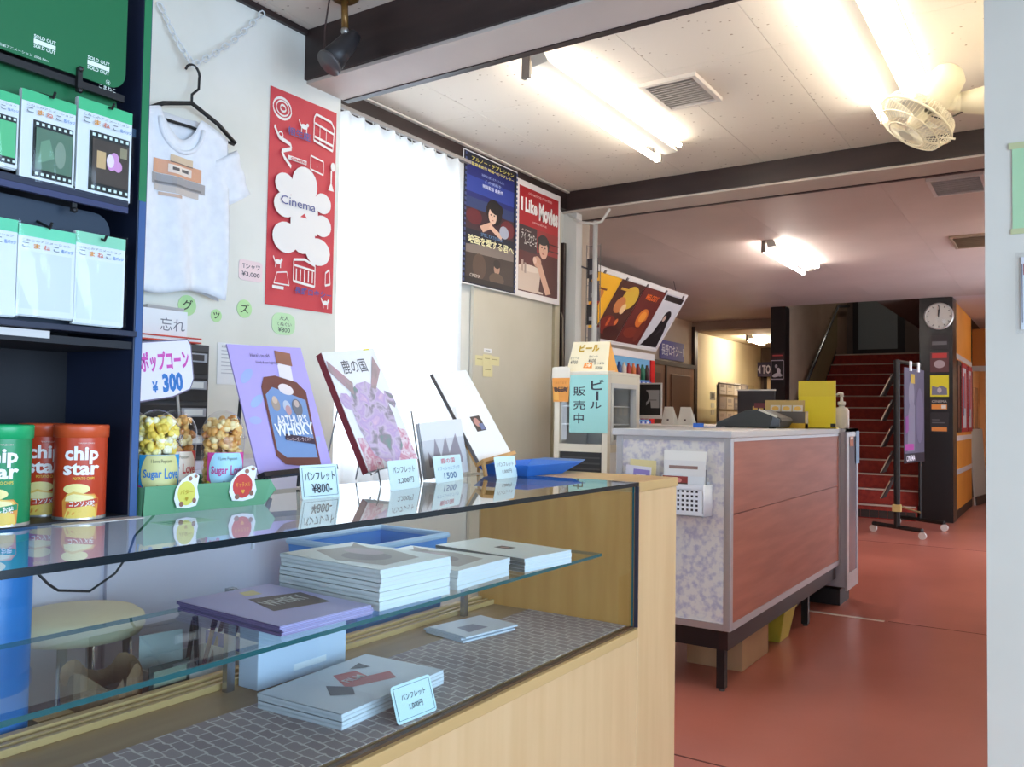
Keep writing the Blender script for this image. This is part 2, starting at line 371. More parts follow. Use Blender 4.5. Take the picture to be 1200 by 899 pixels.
# beams and dark trim
def beam(name, y0, y1, z0, x0, x1):
    o = sbox(name, (x0, x1, y0, y1, z0 + .012, ZC + .01), mat=M_DARK)
    pbox('soffit', o, x0, x1, y0 + .012, y1 - .03, z0, z0 + .012, M_SOFFIT)
    pbox('edge_strip', o, x0, x1, y1 - .03, y1, z0 - .004, z0 + .012, M_DARK)
    return o
struct(beam('trim_1', 2.14, 2.37, 2.372, -2.36, 2.4), 'deep dark brown beam crossing the near ceiling')
struct(beam('trim_2', 4.60, 4.87, 2.438, -2.68, .6), 'dark brown beam in front of the lobby ceiling')
sbox('trim_3', (-2.68, -2.64, 2.37, 4.60, 2.455, ZC), mat=M_DARK)
sbox('trim_4', (-2.36, -2.345, -2.6, 2.14, 2.55, ZC), mat=M_DARK)
sbox('trim_8', (-2.645, -2.62, 2.37, 4.60, 2.56, ZC - .001), mat=C(216, 210, 200, .6))

# ceiling slab and its boards
ceil = sbox('ceiling', (-5, 3, -3, 10.70, ZC + .012, ZC + .1), (-1.9, 3, 10.7, 26, ZC + .012, ZC + .1), (-4.8, -3.05, 10.7, 12.0, ZC + .012, ZC + .1), mat=C(120, 108, 100, .9), label='pale board ceiling with dark flecks')
def boards(x0, x1, y0, y1, wx, wy, ox, oy, m, stag=0, gap=.002):
    me = {}
    i = 0; x = ox
    while x > x0: x -= wx
    while x < x1:
        yy = oy + (stag if i % 2 else 0)
        while yy > y0: yy -= wy
        while yy < y1:
            a, b, c, d = max(x, x0) + gap / 2, min(x + wx, x1) - gap / 2, max(yy, y0) + gap / 2, min(yy + wy, y1) - gap / 2
            if b - a > .02 and d - c > .02:
                key = (round(b - a, 4), round(d - c, 4))
                if key not in me:
                    o = pbox('board', ceil, 0, key[0], 0, key[1], 0, .012, m); me[key] = o.data
                else:
                    o = bpy.data.objects.new('board', me[key]); COL.objects.link(o); o.parent = ceil
                o.location = (a, c, ZC)
            yy += wy
        x += wx; i += 1
boards(-2.62, .6, 2.37, 4.60, .46, .91, -.93, 3.18, M_CEIL, .0)
boards(-2.345, -.6, -.2, 2.14, .46, .91, -.93, 3.18, M_CEIL, .0)
boards(-4.65, .6, 4.87, 10.70, .91, 1.82, -.93, 4.87, M_CEIL2, .0, .001)
pbox('board', ceil, -4.65, -3.14, 10.70, 11.9, ZC, ZC + .012, M_CEIL2)
pbox('board', ceil, -1.09, .6, 10.70, 14.6, ZC, ZC + .012, C(214, 202, 206, .5))
pbox('board', ceil, -1.9, .6, 14.75, 24.6, ZC, ZC + .012, C(214, 202, 206, .5))

# staircase
st = bpy.data.objects.new('staircase', None); COL.objects.link(st); tag(st, 'red carpeted staircase with pale nosings rising behind the poster rack', 'staircase', kind='structure')
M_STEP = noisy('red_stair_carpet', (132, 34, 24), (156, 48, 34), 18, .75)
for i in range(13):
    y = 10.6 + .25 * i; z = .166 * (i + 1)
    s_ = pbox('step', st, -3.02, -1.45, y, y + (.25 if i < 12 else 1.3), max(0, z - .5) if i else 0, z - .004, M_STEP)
    pbox('nosing', s_, -3.02, -1.45, y - .012, y + .03, z - .018, z, C(196, 176, 160, .4))
b = MB()
for k in range(16): b.box(-3.02 + k * .0985, -3.02 + k * .0985 + .094, 10.594, 10.6, .012, .10, C(58, 48, 46, .3))
o = b.build('riser_tiles', st)
o['kind'] = 'stuff'
# sloping skirting and handrail on the stair's left wall
part('skirting', st, lambda b: b.add([(-3.02, 10.6, .1), (-3.02, 13.7, 2.17), (-3.02, 13.7, 2.55), (-3.02, 10.6, .5), (-2.99, 10.6, .1), (-2.99, 13.7, 2.17), (-2.99, 13.7, 2.55), (-2.99, 10.6, .5)],
     [(0, 1, 2, 3), (7, 6, 5, 4), (3, 2, 6, 7), (0, 3, 7, 4), (1, 0, 4, 5), (2, 1, 5, 6)], C(34, 26, 26, .5)))
part('handrail', st, lambda b: b.tube([(-2.95, 10.8, 1.02), (-2.95, 13.6, 2.9), (-2.95, 14.4, 3.0)], .022, M_STEEL, 10), smooth=True)
for y in (11.2, 12.3, 13.4): part('rail_bracket', st, lambda b: b.tube([(-3.02, y, 1.22 + (y - 11.2) * .671), (-2.95, y, 1.27 + (y - 11.2) * .671)], .008, M_STEEL))
part('balustrade', st, lambda b: b.add([(-2.99, 10.9, .3), (-2.99, 13.7, 2.3), (-2.99, 13.7, 2.95), (-2.99, 10.9, 1.02), (-2.975, 10.9, .3), (-2.975, 13.7, 2.3), (-2.975, 13.7, 2.95), (-2.975, 10.9, 1.02)],
     [(0, 1, 2, 3), (7, 6, 5, 4), (3, 2, 6, 7), (0, 3, 7, 4), (1, 0, 4, 5), (2, 1, 5, 6)], C(136, 122, 86, .6)))
# door at the stair head
d2 = bpy.data.objects.new('door_2', None); COL.objects.link(d2); struct(d2, 'dark framed glass door at the head of the stairs')
pbox('frame', d2, -2.92, -2.84, 14.58, 14.62, 2.16, 3.9, C(30, 24, 24, .5)); pbox('frame', d2, -2.25, -2.15, 14.58, 14.62, 2.16, 3.9, C(30, 24, 24, .5))
pbox('pane', d2, -2.84, -2.25, 14.60, 14.615, 2.3, 3.9, C(128, 136, 138, .25)); pbox('sill', d2, -2.84, -2.25, 14.58, 14.62, 2.16, 2.3, C(30, 24, 24, .5))

# doors to the auditorium in the lobby wall, and the corridor door
for k, (y0, y1) in enumerate(((9.75, 10.78), (10.82, 11.85))):
    d = bpy.data.objects.new('door_%d' % (3 + k), None); COL.objects.link(d); struct(d, 'brown panelled auditorium door')
    pbox('leaf', d, -4.66, -4.60, y0, y1, 0, 1.86, noisy('door_brown%d' % k, (122, 88, 66), (134, 98, 74), 4, .45, (1, 6, .6)))
    for z0, z1 in ((.2, .85), (1.0, 1.75)): pbox('panel', d, -4.60, -4.588, y0 + .16, y1 - .16, z0, z1, C(106, 76, 58, .45), bevel=.004)
    pbox('frame', d, -4.66, -4.585, y0 - .03, y0, 0, 1.9, M_DARK); pbox('frame', d, -4.66, -4.585, y0 - .03, y1 + .03, 1.86, 1.92, M_DARK)
    part('handle', d, lambda b: b.tube([(-4.56, y1 - .08, .95), (-4.56, y1 - .08, 1.2)], .012, M_STEEL))
d = bpy.data.objects.new('door_5', None); COL.objects.link(d); struct(d, 'cream door at the end of the cream corridor')
pbox('leaf', d, -4.5, -3.7, 15.16, 15.2, 0, 1.93, C(222, 206, 164, .6)); pbox('frame', d, -4.56, -4.5, 15.15, 15.2, 0, 1.98, M_DARK); pbox('frame', d, -4.56, -3.64, 15.15, 15.2, 1.93, 1.99, M_DARK)
pbox('notice', d, -4.42, -4.22, 15.15, 15.16, 1.15, 1.42, C(80, 64, 54, .6))

# ================================================================== DISPLAY CASE
XF, XB, ZT, ZD, YE0, YE1, YS = -1.035, -1.60, .96, .545, 2.24, 2.52, -.15
case = thing('display_case', 'long pale wooden display case with glass top, glass front and a lined deck', 'display case', (0, 0, 0))
pbox('front_panel', case, XF - .02, XF, YS, YE1 - .0, 0, ZD - .03, M_CASE, bevel=.002)
fr = pbox('front_rail', case, XF - .03, XF + .004, YS, YE0, ZD - .03, ZD - .004, M_RAIL, bevel=.002)
pbox('glass_channel', fr, XF - .02, XF - .008, YS, YE0, ZD - .004, ZD + .002, C(86, 62, 40, .5))
pbox('deck', case, XB, XF - .03, YS, YE0, ZD - .03, ZD, noisy('case_deck', (158, 128, 90), (170, 140, 100), 5, .5, (5, .5, 5)))
pbox('plinth', case, XB, XF - .02, YS, YE1, 0, .08, M_CASE)
br = pbox('back_rail', case, XB, XB + .02, YS, YE0, ZD, ZD + .018, M_RAIL, bevel=.002)
for x in (.032, .056): pbox('track', br, XB + x, XB + x + .012, YS, YE0, ZD, ZD + .014, M_RAIL, bevel=.001)
ec = pbox('end_column', case, XB, XF + .002, YE0, YE1, .0, ZT - .028, M_CASE, bevel=.002)
pbox('inner_face', ec, XB + .01, XF - .006, YE0 - .004, YE0, ZD, ZT - .03, M_CASEIN)
pbox('column_cap', case, XB, XF + .004, YE0, YE1 + .006, ZT - .028, ZT, M_RAIL, bevel=.002)
pbox('corner_strip', case, XF - .008, XF + .003, YE0 - .006, YE0, ZD, ZT - .012, C(44, 40, 52, .4))
ec2 = pbox('end_column', case, XB, XF + .002, YS - .25, YS, 0, ZT, M_CASE)
part('lining_cloth', case, lambda b: b.box(-1.40, XF - .034, YS, YE0 - .006, ZD, ZD + .002, M_CLOTH))
def slab(name, x0, x1, y0, y1, z0, z1, edge, parent, ends=True):
    b = MB(); b.box(x0, x1, y0, y1, z0, z1, M_GLASS); b.mi(edge); d = (x1 - x0, y1 - y0, z1 - z0); k = d.index(min(d))
    for i, g in enumerate(((2,), (2,), (1,), (0,), (1,), (0,))):
        if g[0] != k: b.m[i] = 1
    return b.build(name, parent)
slab('top_glass', XB, XF + .002, YS, YE0, ZT - .011, ZT, M_EDGE, case)
slab('front_glass', XF - .016, XF - .010, YS, YE0 - .006, ZD, ZT - .011, M_EDGE2, case)
slab('glass_shelf', -1.41, -1.066, YS, 2.075, .766, .774, M_EDGE2, case)
ZS = .774
for y in (.3, 1.2, 2.05): part('shelf_bracket', case, lambda b: b.box(-1.505, -1.2, y - .004, y + .004, .752, .766, M_STEEL).box(-1.52, -1.505, y - .01, y + .01, ZD, .766, M_STEEL))

# ---- pamphlet stacks in the case
def book(name, label, cat, M, W, H, T, cover, edge, shapes=(), texts=(), group=None, spine=None):
    """lying or standing book; local z up through the cover"""
    t = thing(name, label, cat, M, group)
    pbox('pages', t, .0015, W, .001, H - .001, .0008, T - .0008, edge)
    pbox('cover', t, 0, W, 0, H, T - .0008, T, cover); pbox('cover', t, 0, W, 0, H, 0, .0008, cover)
    pbox('spine', t, 0, .0015, 0, H, 0, T, spine or cover)
    if shapes or texts: prints(t, W, H, list(shapes), list(texts), T + .0003)
    return t
EDGEW = C(226, 230, 236, .6)
ORD = ('topmost', 'second', 'third', 'fourth', 'fifth', 'sixth', 'seventh', 'eighth', 'ninth')
def stack(n, name, base, xa, W, H, T, cover, labels, group, shapes=(), texts=(), edge=EDGEW, jig=.004, spine=None, cat='pamphlet', z0=0):
    xa = Vector((xa[0], xa[1], 0)).normalized(); ya = Vector((-xa.y, xa.x, 0))
    for i in range(n):
        top = i == n - 1; j = 0 if i == 0 else random.uniform(-jig, jig); k = 0 if i == 0 else random.uniform(-jig, jig)
        lab = labels[0] if top else (labels[2] if i == 0 else labels[1].replace('@', ORD[n - 1 - i]))
        book(name, lab, cat, frame(Vector(base) + xa * j + ya * k + Vector((0, 0, z0 + i * (T + .0002))), xa, ya), W, H, T, cover, edge, shapes if top else (), texts if top else (), group, spine)
LAV = C(196, 184, 226, .45)
stack(6, 'violet_pamphlet', (-1.095, .972, ZS), (.05, 1), .21, .30, .0028, LAV,
      ('violet pamphlet with a brown banner topping the low stack on the glass shelf', 'violet pamphlet, @ from the top of the low stack on the glass shelf', 'violet pamphlet lowest in the low stack on the glass shelf'), 'violet pamphlets on the glass shelf',
      [P((118, 98, 92), (.30, .32), (.86, .26), (.94, .62), (.44, .70)), P((226, 206, 150), (.5, .78), (.66, .76), (.70, .9), (.55, .9))],
      [((226, 220, 214), 'WHISKY', .40, .42, .84, .58, .02)], spine=C(120, 96, 150, .5), edge=C(150, 130, 170, .5))
DEER = [P((178, 166, 160), (.2, .1), (.75, .14), (.9, .5), (.8, .85), (.35, .9), (.1, .5)), E((150, 134, 132), .45, .45, .22, .2), E((196, 172, 176), .62, .6, .14, .18), P((168, 150, 140), (.7, .8), (.95, .95), (.82, .7))]
stack(9, 'white_pamphlet', (-1.088, 1.205, ZS), (.05, 1), .205, .295, .0085, C(232, 230, 226, .4),
      ('pale pamphlet with a grey animal picture topping the tallest stack in the case', 'pale pamphlet, @ from the top of the tallest stack in the case', 'pale pamphlet at the bottom of the tallest stack in the case'), 'pale pamphlets in the tallest stack', DEER, jig=.002)
stack(5, 'white_pamphlet', (-1.085, 1.445, ZS), (-.03, 1), .21, .295, .0082, C(232, 230, 226, .4),
      ('pale pamphlet with a grey picture topping the middle stack on the glass shelf', 'pale pamphlet, @ from the top of the middle stack on the glass shelf', 'pale pamphlet at the bottom of the middle stack on the glass shelf'), 'pale pamphlets in the middle stack', DEER, jig=.002)
stack(4, 'white_album', (-1.082, 1.705, ZS), (.12, 1), .19, .30, .008, C(240, 240, 238, .35),
      ('white album with a tiny dark photo topping the stack nearest the wooden column', 'white album, @ from the top of the stack nearest the wooden column', 'white album lowest in the stack nearest the wooden column'), 'white albums on the glass shelf',
      [R((60, 52, 50), .42, .4, .6, .56), E((180, 130, 120), .51, .48, .05, .05)], jig=.002, cat='album', spine=C(120, 116, 112, .5))
stack(4, 'pale_booklet', (-1.150, 1.175, ZD + .002), (-.05, 1), .335, .225, .0075, C(206, 208, 212, .4),
      ('pale booklet with a red label picture topping the stack on the patterned cloth', 'pale booklet, @ from the top of the stack on the patterned cloth', 'pale booklet lowest in the stack on the patterned cloth'), 'pale booklets on the patterned cloth',
      [P((196, 62, 58), (.36, .42), (.50, .78), (.66, .70), (.62, .50), (.78, .42), (.70, .24)), P((66, 60, 70), (.20, .40), (.32, .62), (.40, .40), (.30, .24)), P((90, 84, 86), (.66, .78), (.80, .84), (.78, .66))], [((240, 220, 214), 'FILM', .44, .50, .60, .60, .02)], jig=.002, cat='booklet')
stack(3, 'loose_magazine', (-1.33, 1.80, ZD + .002), (.18, 1), .20, .15, .005, C(222, 226, 236, .4),
      ('pale magazine topping the small pile near the case back', 'pale magazine inside the small pile near the case back', 'pale magazine lowest in the small pile near the case back'), 'magazines near the case back',
      [P((150, 150, 170), (.2, .2), (.6, .25), (.55, .6), (.25, .6))], jig=.012, cat='magazine')
# price card in the case
def pricecard(label, bl, br, z, H, lean, texts, col=(214, 238, 240), border=(40, 90, 110), name='price_card', rnd=.06, shapes=()):
    A, B = onz(*bl, z), onz(*br, z); xa = B - A; W = xa.length
    n = Vector((xa.y, -xa.x, 0)).normalized()
    M = frame(A, xa, Vector((0, 0, 1)) - n * lean)
    s = list(shapes)
    if border: s = LN(border, .012, (.05, .08), (.95, .08), (.95, .92), (.05, .92), (.05, .08)) + s
    o = sheet(name, label, 'price card', M, W, H, col, s, texts, outline=rrect(rnd, H / W))
    b = MB(); b.box(0, W, .002, .0035, -.010, 0, M_CLEAR); b.box(-.001, W + .001, 0, H * .9, -.0016, -.0004, M_CLEAR)
    b.build('clear_stand', o)
    return o
INK = (44, 46, 60)
pricecard('pale blue card reading 1,000 yen standing on the patterned cloth', (466, 851), (512, 832), ZD + .002, .072, .35, [(INK, 'パンフレット', .2, .55, .8, .72), (INK, '1,000円', .35, .26, .68, .44)], rnd=.10)

# ================================================================== ON THE CASE TOP
pricecard('large pale blue card reading 800 yen on the glass top', (354, 586), (398, 582), ZT, .074, .18, [(INK, 'パンフレット', .1, .52, .9, .80, .01), (INK, '¥800-', .26, .16, .8, .44, .01)])
pricecard('card reading 2,200 yen below the animal book', (458, 576), (492, 571), ZT, .074, .18, [(INK, 'パンフレット', .12, .56, .88, .78, .01), (INK, '2,200円', .26, .2, .8, .4, .01)], border=None)
pricecard('card with pink and blue writing reading 1500 on the glass top', (511, 567), (543, 562), ZT, .074, .18, [((206, 90, 110), '鹿の国', .25, .7, .75, .9, .01), ((90, 150, 190), 'オフィシャルブック', .1, .45, .9, .6), ((60, 110, 160), '1500', .3, .12, .75, .36, .015)], border=None)
pricecard('card reading 1,000 yen in front of the blue tray', (582, 562), (606, 559), ZT, .066, .18, [(INK, 'パンフレット', .12, .54, .88, .74), (INK, '1,000円', .3, .22, .75, .4)], border=None)

def leaning(tl, br, bl, xb, dx, tw=None):
    A, B, T_ = onx(*bl, xb), onx(*br, xb), onx(*tl, xb - dx)
    return frame(A, B - A, T_ - A), (B - A).length, (T_ - A).length
def easel_wire(label, M, W, H, m=M_STEEL, r=.0022, h0=None, name='wire_easel'):
    t = thing(name, label, 'easel', Matrix.Identity(4)); q = lambda x, y, z: M @ Vector((x, y, z))
    for x in (.18 * W, .82 * W):
        foot = q(x, -.0, .035); foot.z = ZT + r; back = q(x, .65 * H, -.006); bf = back.copy(); bf.x -= .06; bf.z = ZT + r; lip = q(x, -.004, .022)
        part('side_wire', t, lambda b: b.tube([q(x, .006, .022), lip, q(x, -.005, -.006), back], r, m, 6))
        part('leg', t, lambda b: b.tube([lip, foot], r, m, 6)); part('leg', t, lambda b: b.tube([back, bf], r, m, 6))
    part('cross_wire', t, lambda b: b.tube([q(.18 * W, .3 * H, -.006), q(.82 * W, .3 * H, -.006)], r, m, 6))
    return t
# violet whisky pamphlet on a black easel
M, W, H = leaning((275, 405), (388, 547), (302, 556), -1.50, .11)
bot = [(112, 58, 50), (124, 62, 52)]
o = sheet('violet_film_poster', 'violet pamphlet with a whisky bottle picture on a black easel', 'pamphlet', M, W, H, (184, 166, 226),
  [E((160, 176, 226), .15, .75, .1, .04, rot=.5), E((160, 182, 224), .2, .55, .1, .035, rot=.4), E((170, 180, 228), .12, .4, .08, .03), E((166, 180, 228), .85, .2, .09, .03, rot=.5),
   P((236, 226, 232), (.58, .74), (.76, .71), (.78, .86), (.60, .88)), P((150, 96, 76), (.585, .86), (.80, .835), (.815, .945), (.60, .965)),
   P(bot[0], (.27, .12), (.30, .66), (.36, .74), (.52, .755), (.80, .70), (.90, .62), (.84, .02), (.78, -.0), (.36, .05)),
   P((120, 150, 196), (.30, .16), (.33, .60), (.44, .66), (.86, .55), (.82, .08), (.40, .10)),
   E((236, 220, 216), .62, .64, .1, .045, rot=-.15), E((170, 150, 136), .43, .52, .055, .055), E((206, 180, 160), .43, .555, .035, .03), E((190, 196, 210), .57, .50, .05, .05), E((196, 150, 150), .58, .47, .04, .04), E((110, 110, 118), .71, .49, .07, .07), E((200, 176, 164), .71, .52, .035, .03),
   P((60, 40, 60), (.44, .235), (.83, .185), (.83, .235), (.44, .285))],
  [((244, 240, 240), "ARTHUR'S", .38, .345, .80, .43, .02), ((250, 248, 248), 'WHISKY', .33, .265, .86, .365, .03), ((230, 200, 200), 'アーサーズ・ウイスキー', .45, .215, .82, .25), ((70, 60, 90), 'Here’s to old', .25, .90, .5, .93), ((70, 60, 90), 'friends & new beginnings', .3, .84, .6, .87)], th=.004)
t = thing('black_easel', 'black table easel holding the violet bottle pamphlet', 'easel', Matrix.Identity(4))
q = lambda x, y, z: M @ Vector((x, y, z))
A, B = q(.08 * W, -.004, 0), q(.92 * W, -.004, 0)
part('lip', t, lambda b: b.add([q(-.0, -.012, -.004), q(W, -.012, -.004), q(W, -.001, -.004), q(0, -.001, -.004), q(0, -.012, .022), q(W, -.012, .022), q(W, -.001, .022), q(0, -.001, .022)], [(0, 3, 2, 1), (4, 5, 6, 7), (0, 1, 5, 4), (1, 2, 6, 5), (2, 3, 7, 6), (3, 0, 4, 7)], C(34, 26, 34, .4)))
for x in (.06, .94):
    f0 = q(x * W, -.01, .008); f1 = Vector((f0.x + .015, f0.y, ZT + .004)); bt = q(x * W, .6 * H, -.008); bf = Vector((bt.x - .02, bt.y, ZT + .004))
    part('front_leg', t, lambda b: b.tube([f0, f1], .006, BLACK, 6)); part('back_leg', t, lambda b: b.tube([bt, bf], .004, BLACK, 6)); part('upright', t, lambda b: b.tube([q(x * W, -.01, -.008), bt], .004, BLACK, 6))
# animal book on a wire easel
M, W, H = leaning((402, 420), (484, 541), (425, 557), -1.50, .13)
t = book('animal_picture_book', 'white book with a pastel horned animal on a wire easel', 'book', M, W, H, .022, C(238, 236, 238, .4), EDGEW,
  [R((232, 218, 60), .78, .985, .9, .999)], [((90, 84, 88), '鹿の国', .26, .80, .72, .92, .005)], spine=C(150, 56, 66, .5))
def mottled(name, cols, scale):
    m, nt, p, N, L = nodes(name); tc = N('ShaderNodeTexCoord'); nz = N('ShaderNodeTexNoise'); nz.inputs['Scale'].default_value = scale; nz.inputs['Detail'].default_value = 5; nz.inputs['Distortion'].default_value = .6
    cr = N('ShaderNodeValToRGB'); e = cr.color_ramp.elements
    for k, c in enumerate(cols):
        q_ = e[k] if k < 2 else e.new(.5)
    for k, c in enumerate(cols): e[k].position = .3 + .4 * k / (len(cols) - 1)
    for k, c in enumerate(cols): e[k].color = (*lin(c), 1)
    L(tc.outputs['Object'], nz.inputs['Vector']); L(nz.outputs['Fac'], cr.inputs[0]); L(cr.outputs[0], p.inputs['Base Color']); p.inputs['Roughness'].default_value = .5; return m
def blob(parent, name, pts, m, z):
    part(name, parent, lambda b: b.add([(x * W, y * H, z) for x, y in ccw(pts)], [tuple(range(len(pts)))], m))
M_PST = mottled('pastel_mottle', ((120, 150, 140), (150, 136, 146), (206, 186, 206), (190, 160, 200), (222, 190, 206)), 26)
M_PNK = mottled('pink_mottle', ((226, 200, 206), (206, 130, 150), (230, 214, 218), (190, 110, 136)), 40); M_HRN = mottled('horn_mottle', ((150, 134, 134), (176, 150, 150), (190, 140, 150)), 20)
blob(t, 'flower_print', [(.02, .0), (.3, .0), (.34, .12), (.22, .26), (.04, .28)], M_PNK, .0226); blob(t, 'flower_print', [(.62, .0), (.98, .0), (.97, .26), (.8, .30), (.66, .14)], M_PNK, .0226)
blob(t, 'head_print', [(.22, .12), (.40, .03), (.62, .03), (.80, .14), (.86, .40), (.84, .58), (.74, .66), (.58, .72), (.40, .71), (.26, .66), (.14, .56), (.14, .34)], M_PST, .0230)
blob(t, 'ear_print', [(.0, .60), (.06, .65), (.16, .64), (.24, .56), (.14, .50), (.04, .53)], M_PST, .0229); blob(t, 'ear_print', [(.80, .54), (.94, .46), (1.0, .50), (.99, .58), (.86, .62)], M_PST, .0229)
blob(t, 'horn_print', [(.0, .84), (.03, .93), (.34, .72), (.28, .62)], M_HRN, .0232); blob(t, 'horn_print', [(.64, .66), (.72, .64), (.95, .80), (.90, .93)], M_HRN, .0232)
easel_wire('silver wire easel under the horned animal book', M, W, H)
# clear holder with leaflets
M, W, H = leaning((492, 482), (545, 554), (494, 564), -1.51, .03)
t = thing('leaflet_holder', 'clear acrylic leaflet holder between the animal book and white album', 'holder', M)
hb = (M.translation.z - ZT)
pbox('back_plate', t, 0, W, -hb, H, -.002, 0, M_CLEAR); pbox('pocket', t, 0, W, -hb, .55 * H, .022, .024, M_CLEAR); pbox('side', t, 0, .002, -hb, .55 * H, 0, .022, M_CLEAR); pbox('side', t, W - .002, W, -hb, .55 * H, 0, .022, M_CLEAR)
pbox('edge', t, -.001, .002, -hb, H, -.003, .001, C(150, 140, 130, .3))
for k in range(3):
    sheet('leaflet', ('front', 'middle', 'rear')[k] + ' grey tree-picture leaflet in the clear acrylic holder', 'leaflet', M @ Matrix.Translation((.004, -hb + .002, .016 - .006 * k)), W - .008, .8 * (H), (232, 230, 232),
      [P((170, 160, 168), (.1, .5), (.2, .3), (.3, .7), (.4, .35), (.55, .72), (.6, .4), (.8, .75), (.9, .3), (.9, .2), (.1, .2))] if k == 0 else (), group=None)
# white album on a small wooden easel
M, W, H = leaning((507, 440), (596, 533), (558, 543), -1.47, .16)
t = book('white_standing_album', 'white album with a tiny dark photo on a wooden easel', 'album', M, W, H, .012, C(242, 241, 238, .35), EDGEW,
  [R((70, 58, 54), .38, .30, .66, .47), E((196, 140, 128), .5, .40, .08, .05), R((110, 120, 160), .52, .31, .64, .38)], spine=C(110, 100, 96, .5))
t = thing('wooden_easel', 'small pale wooden easel holding the white album', 'easel', Matrix.Identity(4)); q = lambda x, y, z: M @ Vector((x, y, z))
MW = C(206, 156, 96, .5)
part('ledge', t, lambda b: b.add([q(-.0, -.012, -.0), q(W, -.012, -.0), q(W, -.001, 0), q(0, -.001, 0), q(0, -.012, .028), q(W, -.012, .028), q(W, -.001, .028), q(0, -.001, .028)], [(0, 3, 2, 1), (4, 5, 6, 7), (0, 1, 5, 4), (1, 2, 6, 5), (2, 3, 7, 6), (3, 0, 4, 7)], MW))
for x in (.04, .96):
    f0 = q(x * W, -.008, .02); f1 = Vector((f0.x + .01, f0.y, ZT + .006)); bt = q(x * W, .5 * H, -.007); bf = Vector((bt.x - .015, bt.y, ZT + .005))
    part('front_leg', t, lambda b: b.tube([f0, f1], .007, MW, 6)); part('back_leg', t, lambda b: b.tube([bt, bf], .005, MW, 6)); part('upright', t, lambda b: b.tube([q(x * W, -.008, -.007), bt], .005, MW, 6))
# blue folded tray
t = thing('blue_tray', 'bright blue folded paper tray at the end of the glass top', 'tray', (-1.46, 2.255, ZT))
TB = C(40, 116, 214, .5)
bx = [(-.08, -.06), (.07, -.06), (.07, .16), (-.08, .16)]; tx = [(-.10, -.10), (.10, -.10), (.10, .24), (-.10, .24)]
part('tray_wall', t, lambda b: [b.add([(*bx[i], .001), (*bx[(i + 1) % 4], .001), (*tx[(i + 1) % 4], .036), (*tx[i], .036)], [(0, 1, 2, 3)], TB) for i in range(4)], solid=.002)
part('tray_base', t, lambda b: b.box(-.08, .07, -.06, .16, .0, .002, TB))
part('rim_flap', t, lambda b: b.add([(.10, .16, .036), (.10, .24, .036), (-.10, .24, .036), (-.10, .16, .036), (.08, .30, .040), (-.08, .30, .040)], [(1, 4, 5, 2), ], C(70, 110, 170, .5)), solid=.002)
sheet('small_note', 'small white note lying in the blue tray', 'note', frame((-1.46, 2.27, ZT + .004), (.3, 1, 0), (-1, .3, .1)), .07, .04, (240, 236, 236), [R((196, 60, 80), .15, .4, .8, .6)])

# ---- popcorn in a green carton box
gx, gy0, gy1 = -1.365, .89, 1.178
t = thing('popcorn_carton', 'green folded carton holding the popcorn cups', 'carton', (gx, gy0, ZT))
GR = noisy('green_card', (92, 150, 112), (112, 172, 132), 3, .6); L_ = gy1 - gy0
part('front_wall', t, lambda b: b.add([(0, 0, 0), (0, L_ - .02, 0), (.012, L_, .03), (.010, L_ - .012, .05), (.004, 0, .052), (-.004, 0, 0), (-.004, L_ - .02, 0), (.008, L_, .03), (.006, L_ - .012, .05), (0, 0, .052)],
     [(0, 1, 2, 3, 4), (9, 8, 7, 6, 5), (4, 3, 8, 9), (1, 0, 5, 6), (2, 1, 6, 7), (3, 2, 7, 8), (0, 4, 9, 5)], GR))
pbox('end_wall', t, -.21, 0, 0, .004, 0, .05, GR); pbox('end_wall', t, -.21, -.004, L_ - .024, L_ - .02, 0, .05, GR); pbox('back_wall', t, -.214, -.21, 0, L_ - .02, 0, .05, GR); pbox('floor_sheet', t, -.21, -.004, .004, L_ - .024, 0, .002, GR)
part('fold_tip', t, lambda b: b.add([(.0, L_ - .02, .0), (.012, L_, .03), (.006, L_ - .012, .05), (-.06, L_ - .018, .05), (-.06, L_ - .018, .0)], [(0, 1, 2, 3, 4)], GR), solid=.002)
def sticker(y, z, w_, h_, base, ink, word, edge=(236, 240, 244)):
    Mx = frame((gx + .008, gy0 + y, ZT + z), *FACE_X)
    o = sheet('flavour_tag', ('yellow' if base[1] > 150 else 'red') + ' flavour tag stuck on the green popcorn carton', 'tag', Mx, w_, h_, edge,
      [E(base, .48, .45, .36, .36), E((150, 104, 86), .28, .14, .09, .08), E((150, 104, 86), .80, .22, .08, .08), E((160, 112, 92), .62, .88, .08, .07), E((160, 112, 92), .84, .94, .07, .05)], [(ink, word, .22, .42, .74, .56, .01), (ink, '♥', .42, .22, .54, .34)],
      outline=[(.12, .04), (.5, .0), (.9, .06), (1, .3), (.92, .6), (1, .95), (.8, 1.05), (.55, .98), (.3, .86), (.06, .6), (.0, .3)])
sticker(.055, .008, .052, .062, (222, 216, 96), (190, 160, 40), 'バター'); sticker(.175, .012, .066, .066, (206, 70, 66), (236, 170, 70), 'キャラメル')
CUPR, CUPH = .043, .135
def wrapcup(R_, a0, a1, z0, z1):
    return lambda x, y, z: ((R_ + z) * math.cos(a0 + (a1 - a0) * x), (R_ + z) * math.sin(a0 + (a1 - a0) * x), z0 + (z1 - z0) * y)
